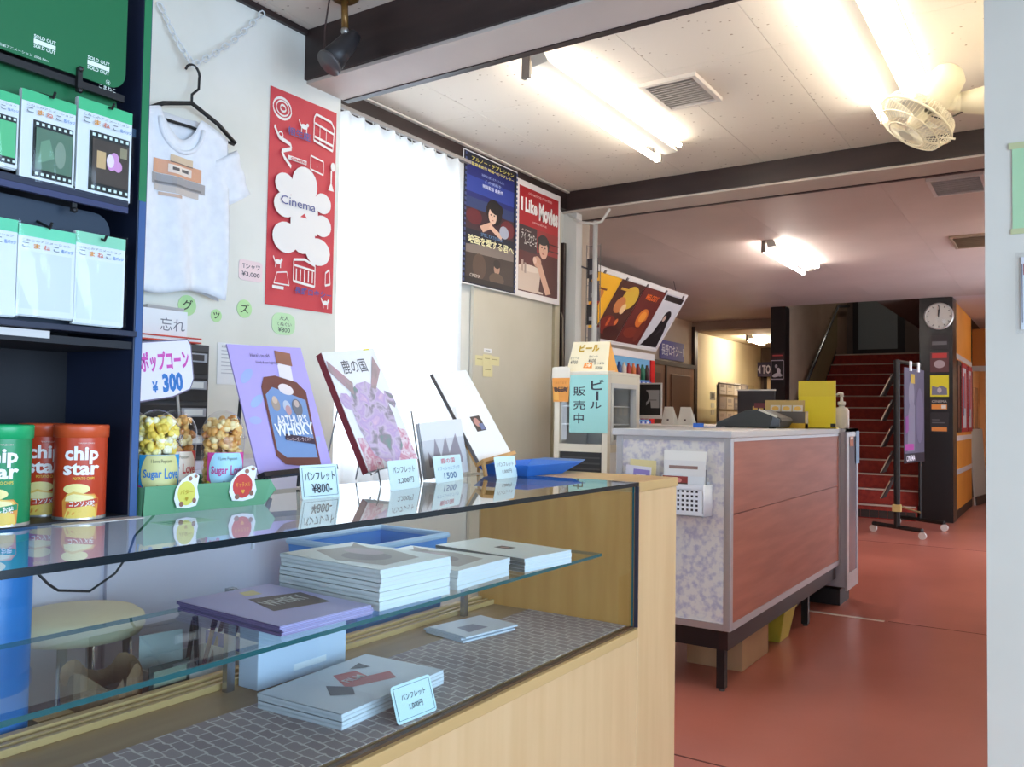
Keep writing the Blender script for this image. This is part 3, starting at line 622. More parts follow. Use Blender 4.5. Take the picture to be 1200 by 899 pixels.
def popcorn_cup(label, x, y, corn, dots, lab, disc, ink, group, z=.0025, n=320, rot=0):
    t = thing('popcorn_cup', label, 'popcorn cup', Matrix.Translation((x, y, ZT + z)) @ Matrix.Rotation(rot, 4, 'Z'), group)
    part('cup', t, lambda b: b.lathe([(.0, 0), (CUPR * .84, 0), (CUPR * .86, .002), (CUPR, CUPH)], M_CLEAR, 28), smooth=True)
    part('dome_lid', t, lambda b: b.lathe([(CUPR + .003, CUPH - .006), (CUPR + .003, CUPH)] + [(CUPR * math.cos(a * PI / 18), CUPH + .052 * math.sin(a * PI / 18)) for a in range(0, 9)] + [(.006, CUPH + .052), (0, CUPH + .052)], M_CLEAR, 28), smooth=True)
    b = MB()
    for i in range(n):
        h = random.uniform(.006, CUPH + .034); rr = CUPR * (.86 + .12 * min(h / CUPH, 1)) - .009
        if h > CUPH: rr = (CUPR - .010) * math.sqrt(max(0, 1 - ((h - CUPH) / .052) ** 2))
        a = random.uniform(0, 2 * PI); q_ = rr * math.sqrt(random.uniform(.55, 1)); m = random.choice(corn)
        c = (q_ * math.cos(a), q_ * math.sin(a), h)
        for _ in range(2): b.ball([c[k] + random.uniform(-.003, .003) for k in range(3)], random.uniform(.005, .0085), m, 6, 4, .18)
    o = b.build('popcorn', t, smooth=True); o['kind'] = 'stuff'
    wr = wrapcup(CUPR * .985, -.95, .95, .034, .104)
    band = MB(); band.grid(lambda u, v: wr(u, v, .0008), 16, 2, C(*lab, .5)); lb = band.build('label', t, smooth=True)
    def disc_shape():
        b = MB(); R0 = .45
        for k in range(24):
            pass
        b.grid(lambda u, v: wr(.5 + (u - .5) * 2 * .44 * math.sqrt(max(0, 1 - ((v - .5) * 1.45) ** 2)), .01 + .98 * v, .0016), 20, 14, C(*disc, .5)); b.build('disc_print', lb, smooth=True)
    disc_shape()
    prints(lb, 1, 1, [P(dots, (.0, .0), (.2, .0), (.06, .2), (.0, .2)), P(dots, (.8, .0), (1, .0), (1, .2), (.94, .2))], [(ink, 'Sugar', .12, .34, .50, .62, .02), (ink, 'Love', .56, .36, .90, .64, .02), ((90, 84, 50), 'I Love Popcorn', .28, .76, .72, .88), ((90, 84, 50), 'Butter', .40, .12, .60, .2)], .002, .0002, wrap=wr)
    return t
YC = [C(250, 228, 110, .6), C(252, 240, 160, .6), C(254, 248, 210, .6), C(240, 206, 80, .6)]
CC = [C(226, 166, 90, .5), C(240, 196, 120, .5), C(200, 132, 66, .5), C(250, 228, 170, .5)]
g_ = 'popcorn cups in the green carton'
popcorn_cup('front cup of yellow popcorn with a blue label in the green carton', -1.425, .952, YC, (196, 70, 150), (46, 150, 206), (214, 208, 140), (40, 120, 190), g_, rot=-.35)
popcorn_cup('front cup of caramel popcorn with a pink label in the green carton', -1.422, 1.098, CC, (222, 210, 70), (214, 70, 150), (166, 214, 232), (196, 60, 140), g_, rot=-.4)
popcorn_cup('rear cup of yellow popcorn behind the blue-labelled cup', -1.524, .958, YC, (196, 70, 150), (46, 150, 206), (214, 208, 140), (40, 120, 190), g_, n=150, rot=-.35)
popcorn_cup('rear cup of caramel popcorn behind the pink-labelled cup', -1.522, 1.058, CC, (222, 210, 70), (206, 60, 60), (240, 220, 200), (196, 60, 60), g_, n=150, rot=-.35)
# popcorn sign on a stick
M, W, H = leaning((160, 402), (227, 463), (160, 471), -1.53, .0)
o = sheet('popcorn_sign', 'white hand-lettered popcorn 300 yen sign on a stick', 'sign', M, W, H, (232, 226, 240), [],
  [((206, 80, 170), 'ポップコーン', .10, .48, .94, .84, .04), ((50, 116, 186), '¥', .26, .12, .36, .32, .03), ((50, 116, 186), '300', .44, .10, .80, .44, .05)], outline=[(0, 0), (.6, .02), (.92, .12), (1, .3), (1, .9), (.95, 1), (0, 1)], th=.004)
part('edge_line', o, lambda b: b.tube([(x * W, y * H, .002) for x, y in [(0, 0), (.6, .02), (.92, .12), (1, .3), (1, .9), (.95, 1), (0, 1)]], .0025, C(120, 110, 130, .5), 6))
zz = M.translation.z
part('stick', o, lambda b: b.tube([(.72 * W, .06 * H, -.003), (.72 * W, -(zz - ZT), -.003)], .003, C(150, 140, 130, .5), 6))

# ================================================================== DARK GOODS RACK ON THE CASE
XR = -1.375; RY0, RY1 = .22, .885; RB = -1.60
rack = thing('goods_rack', 'tall navy and black goods rack standing on the left end of the case', 'rack', (0, 0, 0))
pbox('side_panel', rack, RB, XR, RY1 - .018, RY1, ZT, 2.06, M_NAVY, bevel=.002)
pbox('side_panel', rack, RB, XR, RY0, RY0 + .018, ZT, 2.06, M_NAVY, bevel=.002)
pbox('back_panel', rack, RB, RB + .012, RY0 + .018, RY1 - .018, ZT, 2.06, C(16, 18, 26, .7))
pbox('bottom_board', rack, RB, XR, RY0 + .018, RY1 - .018, ZT, ZT + .004, C(30, 32, 40, .5))
pbox('front_strip', rack, XR, XR + .002, RY1 - .016, RY1 - .003, ZT, 2.06, C(58, 90, 140, .4))
part('edge_tape', rack, lambda b: b.box(XR + .002, XR + .003, RY1 - .018, RY1 - .004, 1.52, 2.06, C(36, 120, 76, .4)))
pbox('shelf_board', rack, RB + .012, XR - .004, RY0 + .018, RY1 - .018, 1.255, 1.268, C(20, 22, 30, .6))
GREEN = C(22, 104, 62, .45); NAV2 = C(36, 52, 70, .5)
def panel_sheet(name, y1, z0, z1, m, x, rad=.03):     # hanging display board with a rounded corner
    y0 = RY0 + .02; W, H = y1 - y0, z1 - z0
    return part(name, rack, lambda b: (setattr(b, 'T', frame((x, y0, z0), *FACE_X)), b.prism([(0, 0), (W - rad, 0)] + [(W - rad + rad * math.sin(a * PI / 10), rad - rad * math.cos(a * PI / 10)) for a in range(1, 6)] + [(W, H), (0, H)], 0, .003, m)))
def panel_sheet2(name, y1, z0, z1, m, x, rad=.03):
    y0 = RY0 + .02; W, H = y1 - y0, z1 - z0
    return part(name, rack, lambda b: (setattr(b, 'T', frame((x, y0, z0), *FACE_X)), b.prism([(0, 0), (W, 0), (W, H - rad)] + [(W - rad + rad * math.cos(a * PI / 10), H - rad + rad * math.sin(a * PI / 10)) for a in range(1, 6)] + [(0, H)], 0, .003, m)))
hb = panel_sheet('header_board', .838, 1.706, 2.02, GREEN, XR - .006)
Mh = frame((XR - .003, 0, 1.706), *FACE_X)
def onboard(parent, items, x):
    b = MB(); b.T = frame((x, 0, 0), *FACE_X)
    for col, s, y0, z0, y1, z1, bold in items:
        if s is None: b.add([(y0, z0, .0003), (y1, z0, .0003), (y1, z1, .0003), (y0, z1, .0003)], [(0, 1, 2, 3)], C(*col, .5))
        else:
            vs, fs = text_geo(s, bold); b.add([(y0 + a * (y1 - y0), z0 + c * (z1 - z0), .0005) for a, c in vs], fs, C(*col, .5))
    b.build('lettering', parent)
WT = (226, 240, 230); it = []
for u, v in ((41, 38), (104, 63)):
    A, B = onx(u, v, XR), onx(u + 25, v + 24, XR); hh = A.z - B.z + .004; w_ = B.y - A.y
    it += [(WT, 'SOLD OUT', A.y, A.z - .3 * hh, B.y, A.z - .06 * hh, .02), (WT, None, A.y, A.z - .66 * hh, B.y, A.z - .36 * hh, 0), (WT, 'SOLD OUT', A.y, A.z - .95 * hh, B.y, A.z - .70 * hh, .02)]
A = onx(0, 57, XR); it += [(WT, '©TYO 長編アニメーション 2006 Film', A.y - .02, A.z + .006, A.y + .075, A.z + .011, 0)]
A = onx(117, 98, XR); it += [(WT, '⦿', A.y + .012, A.z + .004, A.y + .020, A.z + .012, 0), (WT, 'こまねこ', A.y, A.z - .006, A.y + .03, A.z + .001, 0)]
onboard(hb, it, XR - .003)
panel_sheet2('hook_board', .838, 1.545, 1.705, GREEN, XR - .03, .02)
panel_sheet2('hook_board', .833, 1.285, 1.488, NAV2, XR - .03, .03)
pbox('front_bar', rack, XR - .012, XR - .004, RY0 + .018, .838, 1.688, 1.700, BLACK)
pbox('ledge', rack, XR - .03, XR + .012, RY0 + .018, .842, 1.500, 1.512, M_NAVY, bevel=.001)
pbox('ledge_lip', rack, XR + .004, XR + .012, RY0 + .018, .842, 1.490, 1.5, C(50, 58, 96, .5))
pbox('ledge', rack, XR - .04, XR + .012, RY0 + .018, .866, 1.276, 1.286, M_NAVY, bevel=.001)
pbox('price_rail', rack, XR - .004, XR - .002, RY0 + .018, .722, 1.262, 1.274, C(206, 204, 200, .5))
pbox('cross_rail', rack, XR - .02, XR - .012, .838, .867, 1.635, 1.65, C(44, 70, 96, .5))
for y, z in ((.754, 1.696), (.752, 1.494)):
    part('clip', rack, lambda b: b.box(XR - .003, XR + .004, y - .004, y + .004, z - .018, z + .022, BLACK).ball((XR + .004, y, z + .02), .005, BLACK).ball((XR + .004, y, z - .016), .005, BLACK))
# hanging packets
def packet(label, tl, br, hook, x, art, group, header=(70, 190, 130), bagm=M_BAG):
    A, B = onx(*tl, x), onx(*br, x); W, H = B.y - A.y, A.z - B.z
    t = thing('goods_packet', label, 'packet', frame((x, A.y, B.z), *FACE_X), group)
    card = part('card', t, lambda b: b.box(.001, W - .001, .002, H - .003, 0, .0012, C(226, 232, 236, .5)))
    part('bag', t, lambda b: b.grid(lambda u, v: (u * W, v * H, .007 + .004 * math.sin(u * PI) * math.sin(v * PI) + .0008 * math.sin(u * 19 + v * 7)), 10, 14, bagm), smooth=True)
    for k in range(3): pbox('packet_behind', t, .001 + .0006 * k, W - .001, .0, H * .99, -.004 - .0035 * k, -.0025 - .0035 * k, C(206, 214, 214, .5))
    prints(card, W, H, [P(header, (.01, .86), (.99, .86), (.99, .985), (.01, .985))] + art,
       [((70, 80, 100), 'こねこのアニメーション', .08, .805, .9, .83), ((110, 120, 130), 'こ', .08, .735, .2, .79, .02), ((224, 150, 60), 'ま', .27, .735, .38, .79, .03), ((214, 130, 110), 'ね', .43, .735, .55, .79, .03), ((110, 120, 130), 'こ', .6, .735, .7, .79, .02), ((60, 120, 190), '缶バッジ', .74, .735, .95, .775, .02)], .0016)
    if hook:
        h = onx(*hook, x)
        part('hook', rack, lambda b: b.tube([(XR - .03, h.y + .004, h.z + .012), (x + .012, h.y, h.z - .006), (x + .018, h.y, h.z + .002)], .0022, BLACK, 6))
    return t
def film(pic): return [R((34, 40, 40), .22, .06, .95, .68)] + [R((220, 236, 228), .27 + .1 * k, .63, .32 + .1 * k, .66) for k in range(7)] + [R((220, 236, 228), .27 + .1 * k, .08, .32 + .1 * k, .11) for k in range(7)] + pic
PX1 = XR + .008
packet('packet with a bright green film-strip card at the frame edge, upper row', (-38, 92), (20, 200), None, PX1, film([R((90, 190, 130), .26, .14, .92, .6), E((160, 230, 180), .5, .35, .12, .18)]), 'packets hanging on the rack')
packet('packet with a green film-strip card, middle of the upper row', (25, 101), (86, 224), (58, 112), PX1, film([R((88, 120, 98), .26, .14, .92, .6), P((110, 150, 120), (.3, .2), (.6, .3), (.5, .5), (.35, .45)), E((130, 150, 130), .7, .35, .1, .15)]), 'packets hanging on the rack')
packet('packet with a dark film-strip card and pink flower, end of the upper row', (91, 111), (152, 240), (127, 125), PX1, film([R((70, 58, 50), .26, .14, .92, .6), R((206, 170, 120), .34, .3, .5, .48), E((214, 150, 200), .66, .44, .08, .06), E((214, 150, 200), .72, .36, .08, .06), E((214, 150, 200), .6, .36, .08, .06), E((240, 220, 240), .58, .4, .07, .07), R((150, 140, 110), .75, .46, .88, .57)]), 'packets hanging on the rack')
packet('plain pale packet at the frame edge, lower row', (-45, 244), (18, 372), None, PX1, [], 'packets hanging on the rack', (96, 206, 160))
packet('packet with crinkled clear bag, middle of the lower row', (20, 259), (86, 376), (54, 264), PX1, [R((214, 222, 234), .08, .08, .92, .70)], 'packets hanging on the rack', (110, 214, 170))
packet('packet with plain white card, end of the lower row', (88, 268), (144, 385), (118, 279), PX1, [R((216, 226, 236), .06, .06, .94, .70)], 'packets hanging on the rack', (140, 212, 176))

# ---- crisp cans
def can(label, u, v, x, body, lid, flavour, ribbon, rot, group='crisp cans in the rack'):
    y = onx(u, v, x).y; R_, H_ = .0405, .158
    t = thing('crisp_can', label, 'can', Matrix.Translation((x, y, ZT + .004)) @ Matrix.Rotation(rot, 4, 'Z'), group)
    bd = part('body', t, lambda b: b.lathe([(0, 0), (R_ - .001, 0), (R_, .002), (R_, H_ - .02)], C(*body, .35), 36), smooth=True)
    part('base_ring', t, lambda b: b.lathe([(R_ + .0003, .0), (R_ + .0006, .004), (R_ + .0003, .005)], C(190, 186, 180, .3, .6), 36), smooth=True)
    part('lid', t, lambda b: b.lathe([(R_, H_ - .022), (R_ + .0022, H_ - .021), (R_ + .0026, H_ - .006), (R_ + .0026, H_ - .002), (R_ + .001, H_), (R_ - .004, H_), (R_ - .006, H_ - .003), (0, H_ - .003)], C(*lid, .3), 36), smooth=True)
    wr = wrapcup(R_, -1.15, 1.15, 0, H_)
    def grid_shape(col, pts, z):   # subdivide strips so they follow the curved can
        return (col, pts)
    b = MB(); k = [0.0004]
    def sh(col, pts):
        pts = ccw(pts); cx = sum(p[0] for p in pts) / len(pts); cy = sum(p[1] for p in pts) / len(pts)
        dens = []
        for (a, c), (d, e) in zip(pts, pts[1:] + pts[:1]):
            n_ = max(1, int(abs(d - a) / .05))
            for i in range(n_): dens.append((a + (d - a) * i / n_, c + (e - c) * i / n_))
        rings = [[wr(cx + (p[0] - cx) * s_, cy + (p[1] - cy) * s_, k[0]) for p in dens] for s_ in (.34, .67, 1)]
        vs = [wr(cx, cy, k[0])] + [p for r in rings for p in r]; n_ = len(dens); fs = [(0, 1 + i, 1 + (i + 1) % n_) for i in range(n_)]
        for r in range(2): fs += [(1 + r * n_ + i, 1 + (r + 1) * n_ + i, 1 + (r + 1) * n_ + (i + 1) % n_, 1 + r * n_ + (i + 1) % n_) for i in range(n_)]
        b.add(vs, fs, C(*col, .45)); k[0] += .00025
    sh((230, 150, 60), [(.22, .02), (.80, .02), (.82, .22), (.74, .27), (.28, .27), (.2, .2)])
    sh((240, 206, 96), [(.24, .02), (.78, .02), (.76, .12), (.6, .17), (.3, .12)])
    sh((244, 228, 150), E(0, .44, .325, .22, .055)[1]); sh((236, 196, 96), [(.28, .27), (.40, .3), (.74, .25), (.78, .20), (.30, .20)])
    sh((246, 234, 170), [(.26, .2), (.76, .19), (.70, .245), (.40, .275), (.28, .25)])
    sh(ribbon, [(.28, .12), (.80, .165), (.80, .225), (.28, .175)])
    b.build('picture', bd, smooth=False)
    prints(bd, 1, 1, [], [((246, 240, 236), 'chip', .24, .585, .78, .775, .035), ((246, 240, 236), 'star', .22, .47, .80, .60, .035), ((236, 206, 70), 'POTATO CHIPS', .38, .42, .72, .45, .01), ((250, 246, 240), flavour, .34, .14, .74, .205, .02), ((240, 214, 200), 'YAMAZAKI', .44, .80, .70, .815)], k[0] + .0004, .0002, wrap=wr)
    return t
can('orange-red crisp can standing foremost in the rack', 94, 560, -1.405, (196, 66, 34), (206, 84, 44), 'コンソメ味', (200, 70, 40), -.50)
can('darker orange-red crisp can half hidden between its neighbours', 52, 560, -1.49, (196, 66, 34), (206, 84, 44), 'コンソメ味', (200, 70, 40), -.50)
can('green crisp can beside the orange-red cans', 2, 560, -1.405, (24, 140, 86), (30, 168, 104), 'のりしお味', (30, 140, 90), -.58)
can('red crisp can at the very edge of the frame', -48, 560, -1.47, (196, 30, 34), (206, 40, 44), 'うすしお味', (200, 40, 40), -.58)
sheet('white_slip', 'white paper slip lying under the foremost crisp can', 'paper', frame((XR + .03, .735, ZT + .0), (0, 1, 0), (-1, 0, 0)), .145, .03, (214, 206, 196), th=.001)

# ================================================================== SHIRT WALL
XS = -2.36
# T-shirt hanging on a chain
t = thing('white_shirt', 'white T-shirt with an orange building print hanging on the wall', 'shirt', Matrix.Translation((-2.315, 1.585, 1.515)) @ Matrix.Diagonal((1, .88, .98, 1)))
def sy(u, v):   # local y,z of the front; u -1..1 across, v 0 hem .. 1 shoulder
    hw = .205 - .012 * v + (.012 * math.sin(v * 5) if v < .8 else 0); return u * hw, v * .57
def fold(y, z): return .012 * math.sin(y * 34 + 1.2 + z * 2) * (1 - z / .75) ** 1.2 + .006 * math.sin(y * 61 + z * 9) * (1 - z / .7) + .02
def outline_w(z):
    return .200 + .008 * math.sin(z * 6)
def body_fn(side):
    def fn(u, v):
        y = (u * 2 - 1) * outline_w(v * .57); z = v * (.585 - .055 * abs(u * 2 - 1) ** 1.6)
        # neck scoop
        a = abs(u * 2 - 1)
        if side > 0 and a < .42: z = v * (.585 - .055 * a ** 1.6 - .10 * (1 - (a / .42) ** 2))
        if side < 0 and a < .42: z = v * (.585 - .055 * a ** 1.6 - .02 * (1 - (a / .42) ** 2))
        hem = .012 * math.sin(y * 20) * (1 - v); d = fold(y, z) if side > 0 else -.006
        return (d * side if side > 0 else d, y, z + hem)
    return fn
part('front_body', t, lambda b: b.grid(body_fn(1), 48, 24, M_SHIRT), smooth=True, solid=.0015)
part('back_body', t, lambda b: b.grid(body_fn(-1), 24, 12, M_SHIRT), smooth=True, solid=.0015)
for s_ in (-1, 1):
    def slv(u, v, s_=s_):   # u along sleeve, v around
        a = 2 * PI * v; c0 = Vector((.008, s_ * .185, .475)); c1 = Vector((.004, s_ * .262, .345)); c = c0.lerp(c1, u); r1 = .082 - .014 * u
        d = (c1 - c0).normalized(); n_ = Vector((0, -d.z, d.y)); return tuple(c + n_ * r1 * math.cos(a) * .9 + Vector((1, 0, 0)) * (.020 * math.sin(a) + .004 * math.sin(u * 14)))
    part('sleeve', t, lambda b: b.grid(slv, 8, 20, M_SHIRT), smooth=True, solid=.0015)
part('collar', t, lambda b: b.tube([(.026 - .0 * k, .086 * math.cos(PI + PI * k / 14), .535 + .092 * math.sin(PI + PI * k / 14)) for k in range(15)], .007, M_SHIRT, 8), smooth=True)
def shirt_map(x, y, z):
    Y = -.105 + .215 * x; Z = .27 + .165 * y; return (fold(Y, Z) + .0025 + z, Y, Z)
def fine(col, x0, y0, x1, y1, n=12):
    return [R(col, x0 + (x1 - x0) * i / n, y0, x0 + (x1 - x0) * (i + 1) / n, y1) for i in range(n)]
prints(t, 1, 1, fine((222, 164, 130), .02, .55, .9, .82) + fine((160, 156, 156), .0, .34, .98, .54) + fine((196, 186, 178), .05, .22, .85, .34) + fine((214, 190, 160), .28, .82, .72, .95) + fine((120, 116, 116), .05, .36, .9, .40) + fine((236, 220, 206), .25, .6, .7, .76) + fine((90, 84, 84), .32, .66, .45, .72, 3) + fine((90, 84, 84), .5, .66, .64, .72, 3) + fine((130, 110, 100), .28, .8, .72, .82) + fine((206, 176, 156), .12, .14, .5, .2), (), .0, .00002, wrap=shirt_map)
# hanger
hg = thing('coat_hanger', 'black plastic hanger inside the white T-shirt', 'hanger', (-2.31, 1.63, 2.10))
part('bar', hg, lambda b: b.tube([(0, -.17, -.055), (0, -.1, -.01), (0, 0, .022), (0, .1, -.015), (0, .17, -.06)], .007, BLACK, 8), smooth=True)
part('lower_bar', hg, lambda b: b.tube([(.0, -.165, -.06), (0, 0, -.055), (0, .165, -.065)], .005, BLACK, 8))
part('hook', hg, lambda b: b.tube([(0, 0, .02), (0, .0, .05), (0, .024, .075)] + [(0, .026 * math.cos(a * PI / 8 - .3), .115 + .03 * math.sin(a * PI / 8 - .3)) for a in range(0, 9)], .0042, BLACK, 8), smooth=True)
# white plastic chain
ch = thing('plastic_chain', 'white plastic chain draped across the upper wall', 'chain', Matrix.Identity(4))
P0, P1, P2 = onx(186, 2, -2.345), Vector((-2.31, 1.632, 2.246)), onx(309, 14, -2.345)
lk = MB(); lk.tube([(.012 * math.cos(a) * .9 + (.006 if math.cos(a) > 0 else -.006), .009 * math.sin(a), 0) for a in [2 * PI * k / 12 for k in range(12)]], .0026, C(226, 228, 228, .5), 5, closed=True)
lk0 = None
for (A, B, sag) in ((P0, P1, .015), (P1, P2, .02)):
    n_ = int((B - A).length / .027)
    for i in range(n_):
        f = (i + .5) / n_; p = A.lerp(B, f) - Vector((0, 0, sag * math.sin(PI * f))); d = (B - A).normalized()
        if lk0 is None: o = lk.build('link', ch, smooth=True); lk0 = o
        else: o = bpy.data.objects.new('link', lk0.data); COL.objects.link(o); o.parent = ch
        n2 = Vector((1, 0, 0)) if i % 2 else d.cross(Vector((1, 0, 0)))
        o.matrix_local = frame(p, d, n2)
# red cinema poster
WH = (240, 234, 228); BL = (86, 84, 150)
def strip_cat(cx, cy, s): return [E(WH, cx, cy, .05 * s, .012 * s), E(WH, cx + .05 * s, cy + .012 * s, .018 * s, .009 * s), R(WH, cx - .045 * s, cy - .03 * s, cx - .032 * s, cy), R(WH, cx + .03 * s, cy - .03 * s, cx + .043 * s, cy)] + LN(WH, .01, (cx - .05 * s, cy), (cx - .08 * s, cy + .025 * s))
sp = RING(WH, .17, .915, .13, .048, .012) + RING(WH, .17, .915, .09, .034, .008) + RING(WH, .17, .915, .04, .015, .010)
sp += LN(WH, .012, (.63, .93), (.63, .82), (.93, .80), (.95, .91), (.90, .94), (.66, .95), (.63, .93)) + LN(WH, .010, (.64, .905), (.94, .885)) + LN(WH, .008, (.72, .9), (.72, .82)) + LN(WH, .008, (.82, .9), (.82, .82)) + LN(WH, .012, (.64, .84), (.94, .825))
sp += LN(WH, .018, (.05, .82), (.12, .775), (.28, .76), (.30, .74), (.16, .715), (.20, .69), (.30, .655)) + RING(WH, .14, .79, .03, .012, .008)
sp += [R(WH, .25, .686, .52, .706)] + LN(WH, .008, (.58, .74), (.78, .73), (.78, .665), (.58, .675), (.58, .74)) + LN(WH, .006, (.68, .70), (.68, .69))
sp += strip_cat(.47, .865, 1.0) + [E(WH, .93, .72, .035, .022), P(WH, (.86, .60), (.95, .60), (.905, .645)), R(WH, .895, .64, .915, .70)]
sp += [E(WH, .21, .565, .14, .052), E(WH, .50, .59, .19, .085), E(WH, .22, .47, .16, .058), E(WH, .78, .525, .13, .05), E(WH, .78, .415, .14, .052), E(WH, .54, .46, .17, .12), E(WH, .24, .32, .19, .072), E(WH, .72, .285, .19, .066), E(WH, .48, .35, .19, .09), R(WH, .3, .36, .7, .55)]
sp += [P((200, 64, 72), (.44, .432), (.54, .432), (.5, .452))]
sp += strip_cat(.14, .20, .9) + LN(WH, .012, (.36, .225), (.36, .125), (.68, .115), (.68, .215), (.52, .235), (.36, .225)) + LN(WH, .010, (.37, .20), (.67, .19))
for k in range(5): sp += LN(WH, .014, (.40 + .06 * k, .185), (.40 + .06 * k, .13))
sp += LN(WH, .01, (.84, .19), (.90, .21), (.92, .14), (.84, .13), (.84, .19)) + LN(WH, .006, (.08, .10), (.3, .10), (.26, .16), (.12, .15), (.08, .10)) + [R(WH, .06, .075, .22, .09)] + strip_cat(.85, .045, .9)
sheet_x('red_cinema_poster', 'tall red poster with a white cloud shape reading Cinema', 'poster', (317, 100), (389, 368), XS + .002, (206, 66, 74), sp,
  [(BL, '相生座', .22, .80, .56, .84, .02), (BL, '長野ロキシー', .38, .066, .94, .10, .02), ((70, 74, 140), 'Cinema', .15, .472, .66, .512, .0), ((206, 66, 74), 'cinema', .28, .688, .50, .703, .02)], dz=.00008, th=.0006)
# tags on the wall
def disc(label, cx, cy, rpx, ch_, col=(186, 224, 160)):
    a = onx(cx, cy, XS); r = rpx * .00195
    o = sheet('letter_disc', label, 'paper disc', frame((XS + .001, a.y - r, a.z - r), *FACE_X), 2 * r, 2 * r, col, [], [((50, 60, 44), ch_, .22, .26, .80, .78, .008)], outline=E(0, .5, .5, .5, .5, 28)[1], group='green letter discs on the wall')
disc('green paper disc lettered グ under the T-shirt', 219, 358, 17, 'グ'); disc('smallest green paper disc lettered ッ', 253, 370, 11, 'ッ'); disc('green paper disc lettered ズ below the red poster side', 286, 362, 16, 'ズ')
sheet_x('shirt_price_tag', 'pink rounded tag reading 3,000 yen beside the T-shirt', 'price tag', (280, 303), (307, 332), XS + .001, (240, 214, 214), [], [(INK, 'Tシャツ', .14, .56, .88, .84, .01), (INK, '¥3,000', .12, .18, .88, .44, .01)], outline=rrect(.16, 1.1))
sheet_x('green_price_tag', 'pale green round-cornered tag reading 800 yen under the red poster', 'price tag', (319, 365), (345, 394), XS + .001, (196, 228, 180), [], [(INK, '大人', .3, .66, .72, .86), (INK, 'てぬぐい', .18, .40, .84, .58), (INK, '¥800', .26, .12, .78, .34)], outline=rrect(.32, 1.1))
sheet_x('notice_paper', 'white printed notice taped to the wall behind the violet pamphlet', 'paper', (255, 401), (296, 452), XS + .001, (238, 238, 238), [R((190, 190, 196), .1, .8 - .09 * k, .7 - .1 * (k % 3), .82 - .09 * k) for k in range(7)], [((80, 80, 90), 'お知らせ', .1, .88, .4, .94)])

# ================================================================== BEHIND THE CASE
M_LAVP = noisy('pale_cabinet', (210, 204, 216), (220, 214, 226), 2, .5)
cb = thing('white_cabinet', 'pale lavender storage cabinet against the wall behind the case', 'cabinet', (0, 0, 0))
pbox('body', cb, -2.352, -2.146, .60, 1.955, 0, 1.0, M_LAVP, bevel=.003)
for y0, y1 in ((.62, 1.27), (1.29, 1.945)): pbox('door', cb, -2.146, -2.13, y0, y1, .06, .975, M_LAVP, bevel=.002)
part('handle', cb, lambda b: b.box(-2.13, -2.12, 1.76, 1.768, .72, .86, C(236, 236, 244, .3)))
# grey drawer tower on the cabinet
dt = thing('drawer_tower', 'dark grey drawer tower with pale label slots on the cabinet', 'drawer unit', (0, 0, 1.0))
a = onx(248, 405, -2.15); dy1 = a.y; dz1 = a.z - 1.0
pbox('body', dt, -2.345, -2.16, dy1 - .24, dy1, 0, dz1, C(74, 72, 74, .5), bevel=.002)
for k in range(4):
    z0 = .012 + k * (dz1 - .02) / 4; d_ = pbox('drawer', dt, -2.16, -2.15, dy1 - .232, dy1 - .012, z0, z0 + (dz1 - .02) / 4 - .012, C(38, 36, 38, .5))
    pbox('label_slot', d_, -2.15, -2.144, dy1 - .10, dy1 - .018, z0 + .036, z0 + .062, C(176, 178, 184, .4)); pbox('label_card', d_, -2.144, -2.142, dy1 - .092, dy1 - .03, z0 + .04, z0 + .058, C(60, 56, 58, .5) if k == 3 else PAPER)
b0 = dz1 + 1.0
bk = thing('red_folder', 'red folder lying on the grey drawer tower', 'folder', (-2.26, dy1 - .11, b0)); pbox('cover', bk, -.08, .13, -.13, .06, .012, .016, C(206, 66, 50, .5)); pbox('cover', bk, -.08, .13, -.13, .06, 0, .004, C(206, 66, 50, .5)); pbox('pages', bk, -.078, .125, -.128, .058, .004, .012, PAPER)
sheet('lost_sign', 'white lettered paper standing on the red folder', 'paper', frame((-2.16, dy1 - .24, b0 + .017), *FACE_X), .16, .075, (236, 236, 236), [], [((110, 110, 120), '忘れ', .45, .2, .95, .7)])
gb = thing('grey_box', 'grey box behind the lettered paper on the drawer tower', 'box', (-2.30, dy1 - .15, b0 + .016)); pbox('body', gb, -.04, .05, 0, .12, 0, .09, C(186, 184, 182, .6)); pbox('lid', gb, -.042, .052, -.002, .122, .09, .098, C(176, 174, 172, .6))
# stool
SY = 1.12
so = thing('round_stool', 'round stool with a cream padded seat behind the case', 'stool', (-1.965, SY, 0))
part('seat', so, lambda b: b.lathe([(0, .665), (.13, .665), (.146, .653), (.148, .63), (.14, .615), (0, .615)], C(226, 214, 178, .6), 32), smooth=True)
for k in range(4):
    a = PI / 4 + k * PI / 2; part('leg', so, lambda b: b.tube([(.11 * math.cos(a), .11 * math.sin(a), .615), (.14 * math.cos(a), .14 * math.sin(a), 0)], .011, M_STEEL, 8), smooth=True)
part('ring', so, lambda b: b.tube([(.135 * math.cos(2 * PI * k / 20), .135 * math.sin(2 * PI * k / 20), .22) for k in range(20)], .007, M_STEEL, 6, closed=True), smooth=True)
